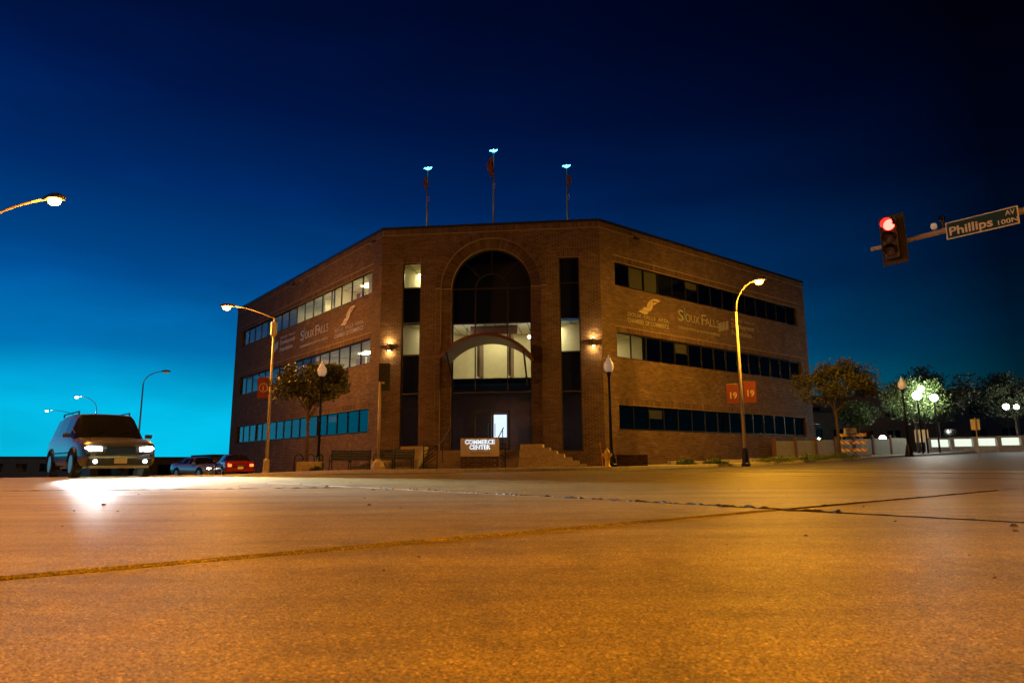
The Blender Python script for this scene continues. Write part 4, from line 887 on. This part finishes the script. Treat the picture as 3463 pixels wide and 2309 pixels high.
def shrub(x, y, rad, lab, seed, m=None):
    t = thing('shrub', lab, 'shrub', (x, y, sz(x, y) - .02), 0, 'low planting along the kerb')
    lb, cs_ = leaf_cloud(1500, rad, None, seed, .075, .0, 14); lb.v = [(p[0], p[1], abs(p[2]) + .03) for p in lb.v]; lb.build('foliage', m or M['leafg'], t)
    b = MB()
    for c, s in cs_: b.tube([(c.x * .3, c.y * .3, 0), (c.x, c.y, abs(c.z) + .02)], .008, 5)
    b.build('stem', M['bark'], t)
for x, y, rad, lab, sd in ((8.2, 32.6, (.55, .4, .30), 'small low plant between the brick planter and the banner lamp', 21), (9.6, 33.2, (.75, .4, .28), 'low spreading plant just beside the banner lamp base', 22), (13.6, 36.0, (1.1, .5, .34), 'dense low plants just past the banner lamp base', 23), (16.3, 38.2, (1.3, .5, .36), 'wide low plants below the pale panels', 24), (19.4, 41.0, (1.3, .6, .36), 'low plants leading up to the trail barricade', 25), (-9.15, 32.4, (.3, .25, .25), 'grassy tuft in the small stone planter', 26)):
    shrub(x, y, rad, lab, sd)

# low kerb wall of the planting bed (setting of the right hand street)
lw_ = thing('bed_edging', 'low concrete edging of the planting bed along the rising street', 'edging', (0, 0, 0))
e0 = [bw(6.126 + S7 * 4.1 + S7 * s, -S7 * 4.1 + S7 * s) for s in (0, 3, 6, 9, 12, 15, 18, 21)]
for i in range(7):
    (x0, y0), (x1, y1) = e0[i], e0[i + 1]; L_ = math.hypot(x1 - x0, y1 - y0); xm, ym = (x0 + x1) / 2, (y0 + y1) / 2
    b = MB(); b.box((xm, ym, sz(xm, ym) + .07), (L_ - .015, .2, .22), math.atan2(y1 - y0, x1 - x0)); b.build('edging_block', M['kerb'], lw_, bevel=.015)

# ------------------------------------------------------------------ right hand background
gf = thing('glass_railing', 'tall green framed railing of thin posts beyond the end of the brick wing', 'railing', (0, 0, 0))
p0, p1 = Vector((18.6, 49.5)), Vector((24.2, 54.0)); nP = 9
for i in range(nP + 1):
    c = p0.lerp(p1, i / nP); zb = gz(c.x, c.y) - .1
    b = MB(); b.tube([(c.x, c.y, zb), (c.x, c.y, zb + 2.6)], .03, 8); b.build('post', M['rail'], gf)
    if i < nP:
        d = p0.lerp(p1, (i + 1) / nP); b = MB(); b.quad((c.x, c.y, zb + .3), (d.x, d.y, zb + .3), (d.x, d.y, zb + 2.45), (c.x, c.y, zb + 2.45)); b.build('pane', M['glass'], gf)
for z in (.2, 1.4, 2.6): b = MB(); b.tube([(p0.x, p0.y, gz(*p0) + z), (p1.x, p1.y, gz(*p1) + z)], .03, 8); b.build('rail', M['rail'], gf)
pw = thing('panel_wall', 'row of pale square wall panels between dark posts behind the barricade', 'wall', (0, 0, 0))
q0, q1 = Vector((17.3, 45.6)), Vector((29.5, 51.5)); nQ = 7
for i in range(nQ):
    c, d = q0.lerp(q1, i / nQ), q0.lerp(q1, (i + 1) / nQ); m_ = (c + d) / 2; zb = gz(m_.x, m_.y); az = math.atan2(d.y - c.y, d.x - c.x); L_ = (d - c).length
    b = MB(); b.box((m_.x, m_.y, zb + .62), (L_ - .22, .12, 1.3), az); b.build('panel', M['frost'], pw, bevel=.01)
    b = MB(); b.box((c.x, c.y, zb + .72), (.2, .2, 1.5), az); b.build('post', M['woodr'], pw, bevel=.01)
# barricade
bx, by = 23.0, 46.6; g0 = gz(bx, by); g0 = sz(bx, by) if False else g0
t = thing('barricade', 'orange and white striped barricade carrying a trail closed sign', 'barricade', (bx, by, sz(bx, by)), R(-22))
for s in (-.62, .62):
    b = MB(); b.box((s, 0, .78), (.05, .05, 1.5)); b.build('upright', M['steel'], t); b = MB(); b.box((s, 0, .03), (.06, 1.2, .06)); b.build('skid', M['steel'], t)
for z in (.42, .92, 1.42):
    b = MB(); b.box((0, -.04, 0), (1.75, .03, .2)); o = b.build('striped_board', M['stripe'], t, bevel=.006); o.location = (0, 0, z)
b = MB(); b.box((-.08, -.075, 1.62), (.80, .02, .52)); sgn = b.build('sign_plate', M['white'], t, bevel=.01)
text('TRAIL', .21, M['btext'], 'lettering', sgn, (-.32, -.09, 1.66), (1, 0, 0), (0, 0, 1), (0, -1, 0), fit=.48, th=.006, bold=.004)
text('CLOSED', .21, M['btext'], 'lettering', sgn, (-.42, -.09, 1.43), (1, 0, 0), (0, 0, 1), (0, -1, 0), fit=.68, th=.006, bold=.004)
# sign post from behind
t = thing('road_sign', 'white road sign on a thin post seen from behind near the bridge parapet', 'sign', (25.8, 38.2, gz(25.8, 38.2)), R(-20))
b = MB(); b.tube([(0, 0, 0), (0, 0, 2.2)], .03, 8); b.build('post', M['steel'], t)
b = MB(); b.box((0, .045, 1.82), (.44, .015, .60)); b.build('plate', M['white'], t, bevel=.02)
# bridge parapet with lit openings
pa = thing('bridge_parapet', 'pale concrete bridge parapet with bright lit openings between short posts', 'parapet', (0, 0, 0))
a0, a1 = Vector((33.2, 55.0)), Vector((44.5, 52.5)); nA_ = 7; az = math.atan2((a1 - a0).y, (a1 - a0).x)
for i in range(nA_ + 1):
    c = a0.lerp(a1, i / nA_); zb = gz(c.x, c.y); b = MB(); b.box((c.x, c.y, zb + .62), (.32, .36, 1.24), az); b.build('post', M['conc'], pa, bevel=.02)
    if i < nA_:
        d = a0.lerp(a1, (i + 1) / nA_); m_ = (c + d) / 2; L_ = (d - c).length; zb = gz(m_.x, m_.y)
        b = MB(); b.box((m_.x, m_.y, zb + .25), (L_ - .33, .3, .5), az); b.build('base_course', M['conc'], pa); b = MB(); b.box((m_.x, m_.y, zb + 1.17), (L_ - .33, .34, .14), az); b.build('top_rail', M['conc'], pa)
        b = MB(); b.box((m_.x, m_.y + .10, zb + .80), (L_ - .36, .06, .58), az); b.build('light_panel', M['ltpanel'], pa)
# park lamps on the right: each a post with a shining globe
for x, y, z, r_, lab, m_ in ((29.5, 49.6, 4.95, .30, 'lowest lamp of the bright white cluster over the green tree', 'whl'), (31.2, 50.4, 4.85, .26, 'brightest right lamp of the white cluster over the green tree', 'whl'), (30.7, 51.0, 5.6, .20, 'topmost lamp of the white cluster over the green tree', 'whl'), (43.4, 60.0, 4.9, .24, 'white park lamp shining above the bridge parapet', 'whl'), (44.6, 60.4, 4.9, .20, 'white park lamp at the very edge of the picture', 'whl'), (29.6, 55.0, 2.02, .26, 'low white ball lamp shining behind the panels', 'whl')):
    t = thing('park_lamp', lab, 'lamp post', (x, y, gz(x, y)), 0, 'white park lamps')
    H_ = z - gz(x, y); b = MB(); b.tube([(0, 0, 0), (0, 0, H_ - r_ * .8)], [.07, .045], 8); b.build('post', M['black'], t)
    b = MB(); b.lathe([(r_ * math.cos(R(a)), r_ * math.sin(R(a))) for a in (-80, -60, -35, -10, 15, 40, 65, 85)], 14, (0, 0, H_)); b.build('globe', M['whl'], t, smooth=True)

for x, y, L_, H_, D_, rz, lab in ((58, 92, 34, 8.0, 12, -28, 'dark two storey building behind the park lamps'), (30, 84, 18, 5.4, 10, 12, 'dark low building beyond the green tree')):
    t = thing('far_building', lab, 'building', (x, y, gz(x, y) - .3), R(rz), 'dim buildings behind the park')
    b = MB(); b.box((0, 0, H_ / 2), (L_, D_, H_)); b.build('wall', M['farw'], t)
    b = MB(); b.box((0, 0, H_ + .12), (L_ + .4, D_ + .4, .24)); b.build('roof', M['roofm'], t)
    for zz in ((H_ * .3, H_ * .72) if H_ > 6 else (H_ * .5,)):
        k = int(L_ / 3)
        for i in range(k):
            b = MB(); b.box((-L_ / 2 + L_ * (i + .5) / k, -D_ / 2 - .02, zz), (1.5, .06, 1.6)); w_ = b.build('window', M['warmw'] if (i * 7 + int(zz * 3)) % 5 == 0 else M['cglass'], t)
            b = MB(); b.box((-L_ / 2 + L_ * (i + .5) / k, -D_ / 2 - .045, zz), (.07, .06, 1.6)); b.build('mullion', M['alum'], w_)

# ------------------------------------------------------------------ left hand background
for x, y, L_, H_, D_, lab in ((-44, 96, 26, 3.0, 12, 'low dark building far along the left street'), (-92, 118, 30, 3.6, 14, 'long dark building at the far left horizon'), (-30, 78, 9, 2.6, 8, 'small dark shed behind the parked cars')):
    t = thing('far_building', lab, 'building', (x, y, gz(x, y) - .3), R(38), 'distant buildings on the left street')
    b = MB(); b.box((0, 0, H_ / 2), (L_, D_, H_)); b.build('wall', M['farw'], t)
    b = MB(); b.box((0, 0, H_ + .12), (L_ + .5, D_ + .5, .24)); b.build('roof', M['roofm'], t)
    k = int(L_ / 3.2)
    for i in range(k):
        b = MB(); b.box((-L_ / 2 + L_ * (i + .5) / k, -D_ / 2 - .02, H_ * .55), (1.6, .06, 1.3)); w_ = b.build('window', M['cglass'], t)
        b = MB(); b.box((-L_ / 2 + L_ * (i + .5) / k, -D_ / 2 - .04, H_ * .55), (.07, .06, 1.3)); b.build('mullion', M['alum'], w_)

# ------------------------------------------------------------------ vehicles
SUV_ST = [(-2.43, .78, .48, .92, .97, .72), (-2.40, .88, .36, 1.02, 1.08, .80), (-2.33, .93, .30, 1.09, 1.15, .84), (-2.10, .95, .27, 1.11, 1.74, .72), (-1.98, .955, .26, 1.11, 1.79, .725), (-1.30, .97, .25, 1.11, 1.83, .735), (-1.22, .97, .25, 1.11, 1.835, .735), (-.35, .975, .25, 1.10, 1.84, .74), (-.25, .975, .25, 1.10, 1.84, .74), (.45, .975, .25, 1.08, 1.81, .725), (.55, .975, .25, 1.08, 1.78, .715), (1.20, .97, .25, 1.06, 1.11, .84), (1.45, .965, .25, 1.03, 1.10, .84), (1.85, .95, .27, .98, 1.06, .82), (2.15, .925, .28, .93, 1.01, .79), (2.33, .88, .30, .86, .94, .73), (2.41, .82, .36, .78, .84, .66), (2.44, .74, .46, .70, .73, .6)]
SEDAN_ST = [(-2.32, .74, .46, .78, .84, .66), (-2.28, .84, .36, .88, .95, .74), (-2.18, .88, .28, .93, 1.0, .77), (-1.75, .90, .23, .95, 1.03, .76), (-1.50, .905, .22, .95, 1.04, .76), (-.85, .91, .21, .94, 1.38, .60), (-.75, .91, .21, .94, 1.40, .605), (-.12, .91, .2, .93, 1.42, .61), (-.04, .91, .2, .93, 1.42, .61), (.35, .91, .2, .92, 1.40, .60), (.45, .91, .2, .92, 1.38, .59), (1.15, .905, .21, .89, .97, .74), (1.6, .89, .22, .83, .92, .72), (2.0, .85, .24, .77, .85, .68), (2.2, .78, .28, .70, .77, .6), (2.28, .68, .38, .60, .66, .5)]
def car(name, lab, loc, rz, paint, L_, W_, H_, tall, head=None, tail=None, group=None):
    """car pointing along +x: one lofted shell, its glass cut out as parts"""
    t = thing(name, lab, 'car', loc, rz, group); ST = SUV_ST if tall else SEDAN_ST; hw = W_ / 2; gc = .26 if tall else .22
    cab = (2, 11) if tall else (4, 11)                                  # stations at the foot of the rear window and the cowl
    rings = []
    for k, (x, w_, zb, hb, ht, wt) in enumerate(ST):
        sx_ = hw / (.975 if tall else .91); w_ *= sx_; wt *= sx_
        low = [(.72 * w_, zb), (.94 * w_, zb + .05), (w_, zb + .2), (1.0 * w_, (zb + hb) / 2), (.985 * w_, hb - .06), (.95 * w_, hb)]
        e0, e1 = Vector((.95 * w_, hb)), Vector((wt, ht - .06 if cab[0] < k < cab[1] else ht - .02))
        up = [tuple(e0.lerp(e1, f)) for f in (.10, .93)] + [(wt * .90, ht - .012), (wt * .5, ht + .012)]
        half = low + up
        rings.append([(x, y, z) for y, z in half] + [(x, 0, ht + .018)] + [(x, -y, z) for y, z in half[::-1]])
    nh = 10; body = MB(); gl = {}
    def face(dst, q): n0 = len(dst.v); dst.v += q; dst.f.append(tuple(range(n0, n0 + 4))); dst.t.append(0)
    for k in range(len(ST) - 1):
        for j in range(len(rings[0]) - 1):
            q = [rings[k][j], rings[k][j + 1], rings[k + 1][j + 1], rings[k + 1][j]]
            jj = j if j < nh else 2 * nh - 1 - j
            side = 'l' if j < nh else 'r'
            if k in (cab[0], cab[1] - 1) and jj >= 6: face(gl.setdefault(('rear_window' if k == cab[0] else 'windscreen'), MB()), q)
            elif cab[0] < k < cab[1] - 1 and jj == 6 and abs(ST[k + 1][0] - ST[k][0]) > .15: face(gl.setdefault('side_window_%s%d' % (side, k), MB()), q)
            else: face(body, q)
    for rg_ in (rings[0], rings[-1]): body.f.append(tuple(range(len(body.v), len(body.v) + len(rg_)))); body.v += rg_; body.t.append(0)
    import bmesh
    def weld(o):
        bm_ = bmesh.new(); bm_.from_mesh(o.data); bmesh.ops.remove_doubles(bm_, verts=bm_.verts, dist=.0005); bmesh.ops.recalc_face_normals(bm_, faces=bm_.faces); bm_.to_mesh(o.data); bm_.free()
        o.data.polygons.foreach_set('use_smooth', [True] * len(o.data.polygons))
    bo = body.build('body', paint, t); weld(bo)
    for nme, mb_ in gl.items(): weld(mb_.build('side_window' if nme.startswith('side') else nme, M['cglass'], t))
    belt = ST[3][3]; hood = 1.06 if tall else .86; r1, f1, f0 = ST[cab[0] + 1][0], ST[cab[1] - 1][0], ST[cab[1]][0]; wt_ = ST[6][5] * hw / (.975 if tall else .91); L_ = ST[-1][0] - ST[0][0] - .06; H_ = ST[7][4]
    fx, rx = ST[-1][0], ST[0][0]
    for s in (-1, 1):
        b = MB(); b.box((f0 - .25, s * (hw + .08), belt + .06), (.12, .18, .12)); b.build('mirror', paint, t, bevel=.02)
        for xw in (-L_ * .30, L_ * .31):
            wr = .33 if not tall else .38
            wl_o = MB(); wl_o.tube([(xw, s * (hw - .21), wr), (xw, s * (hw + .005), wr)], wr, 22); wo_ = wl_o.build('wheel', M['tyre'], t)
            b = MB(); b.tube([(xw, s * (hw - .05), wr), (xw, s * (hw + .012), wr)], wr * .64, 18); b.build('rim', M['rim'], wo_)
            b = MB(); b.tube([(xw + (wr + .045) * math.cos(R(a)), s * (hw - .012), wr + (wr + .045) * math.sin(R(a))) for a in range(-5, 190, 15)], .045, 8); b.build('wheel_arch', M['black'], t)
        zl = belt * .74
        b = MB(); b.box((rx + .03, s * hw * .70, zl + .04), (.16, hw * .24, .16)); b.build('tail_light', tail or M['taildim'], t, bevel=.02)
        zh = hood * .72
        b = MB(); b.loft([[(fx - .12, s * hw * q_, zh + z_) for q_, z_ in ((.44, -.07), (.82, -.05), (.90, .03), (.84, .09), (.46, .07))], [(fx + (.0 if tall else -.02), s * hw * q_, zh + z_) for q_, z_ in ((.46, -.06), (.76, -.045), (.80, .02), (.75, .07), (.48, .055))]]); b.build('headlight', head or M['chrome'], t, bevel=.01)
    b = MB(); b.box((rx - .005, 0, belt * .62), (.02, .32, .16)); b.build('number_plate', M['plate'], t)
    b = MB(); b.box((rx + .06, 0, gc + .22), (.18, W_ * .86, .17)); b.build('rear_bumper', paint, t, bevel=.03)
    b = MB(); b.box((fx - .06, 0, gc + .18), (.20, W_ * .80, .18)); b.build('front_bumper', M['btext'] if tall else paint, t, bevel=.03)
    b = MB(); b.box((fx - .04, 0, hood * .70), (.10, W_ * .38, .18)); b.build('grille', M['black'], t, bevel=.01)
    if tall:
        for k in range(4): b = MB(); b.box((fx + .018, 0, hood * .70 - .07 + k * .047), (.02, W_ * .37, .014)); b.build('grille_bar', M['chrome'], t)
        b = MB(); b.box((fx + .05, 0, gc + .2), (.02, .31, .15)); b.build('number_plate', M['plate'], t)
        for s in (-1, 1):
            b = MB(); b.tube([(r1 + .3, s * wt_ * .9, H_ + .05), (f1 - .3, s * wt_ * .9, H_ + .05)], .02, 8)
            for xx in (r1 + .3, f1 - .3): b.tube([(xx, s * wt_ * .9, H_ - .04), (xx, s * wt_ * .9, H_ + .05)], .02, 6)
            b.build('roof_rail', M['black'], t)
            b = MB(); b.tube([(fx - .02, s * hw * .62, gc + .18), (fx + .05, s * hw * .62, gc + .18)], .05, 14); b.build('fog_light', M['headp'], t)
            b = MB(); b.tube([(f0 - .02, s * .3 - .2, 1.14), (f0 - .18, s * .3 + .2, 1.31)], .012, 6); b.build('wiper', M['black'], t)
        b = MB(); b.box((fx - .06, 0, gc + .04), (.16, W_ * .74, .09)); b.build('skid_plate', M['steel'], t, bevel=.02)
        for s in (-1, 1): b = MB(); b.box((0, s * (hw + .003), belt * .62), (L_ * .42, .012, .05)); b.build('side_trim', M['black'], t)
    b = MB(); b.box((rx + .02, 0, belt * .80), (.06, .5, .03)); b.build('boot_trim', M['chrome'], t)
    return t
xr, yr = -17.9, 44.6
car('parked_car', 'dark red saloon parked with its rear lamps glowing, by the lit wing', (xr, yr, gz(xr, yr) - .02), R(122), M['red'], 4.6, 1.82, 1.42, False, tail=M['tail'], group='cars on the left street')
xr, yr = -21.6, 48.0
car('parked_car', 'silver car facing out just beyond the red saloon', (xr, yr, gz(xr, yr) - .02), R(-35), M['silver'], 4.5, 1.78, 1.45, False, head=M['headp'], group='cars on the left street')
xv, yv = -12.3, 20.6; hd_ = math.atan2(-yv + 3.0, -xv + 4.6 - .5)
sv = car('approaching_car', 'oncoming car with blazing white headlights at the left edge', (xv, yv, gz(xv, yv) + .0), hd_, M['suv'], 4.8, 1.95, 1.82, True, head=M['headl'], group='cars on the left street')
for s in (-1, 1):
    ld = bpy.data.lights.new('headlight_beam', 'SPOT'); ld.energy = 30000; ld.spot_size = R(18); ld.spot_blend = .4; ld.color = (.9, .96, 1); ld.shadow_soft_size = .08
    lo_ = bpy.data.objects.new('headlight_beam', ld); COL.objects.link(lo_); lo_.parent = sv; lo_.location = (2.52, s * .63, .75); lo_.rotation_euler = Vector((-1, 0, .171)).to_track_quat('Z', 'Y').to_euler(); lo_.scale = (2.3, 1, 1)

# ------------------------------------------------------------------ loose grit on the slabs
gr = MB(); r_ = random.Random(5)
for i in range(150):
    if i < 90: q = r_.uniform(-8, 1.5); p = Vector((-.15, 7.0)) + Vector((.609, -.793)) * q * .75 + Vector((.79, .61)) * r_.gauss(-.35, .8)
    else: p = Vector((r_.uniform(-4, 4), r_.uniform(1.6, 9)))
    s = abs(r_.gauss(0, .006)) + .003; z = .0
    k = len(gr.v); pts = [Vector((1, 0, 0)), Vector((-.5, .87, 0)), Vector((-.5, -.87, 0)), Vector((.5, .4, .7)), Vector((-.6, 0, .75)), Vector((.3, -.6, .65))]
    a = r_.uniform(0, 6.28)
    for v in pts: gr.v.append((p.x + s * 1.4 * (v.x * math.cos(a) - v.y * math.sin(a)), p.y + s * 1.4 * (v.x * math.sin(a) + v.y * math.cos(a)), z - .002 + s * (v.z * r_.uniform(.8, 1.3))))
    for f in ((0, 1, 4), (0, 4, 3), (1, 2, 5), (1, 5, 4), (2, 0, 3), (2, 3, 5), (3, 4, 5)): gr.f.append(tuple(k + i_ for i_ in f)); gr.t.append(0)
tag(gr.build('gravel', M['pebble']), 'scattered grit and small stones lying on the concrete slabs', 'gravel', kind='stuff')
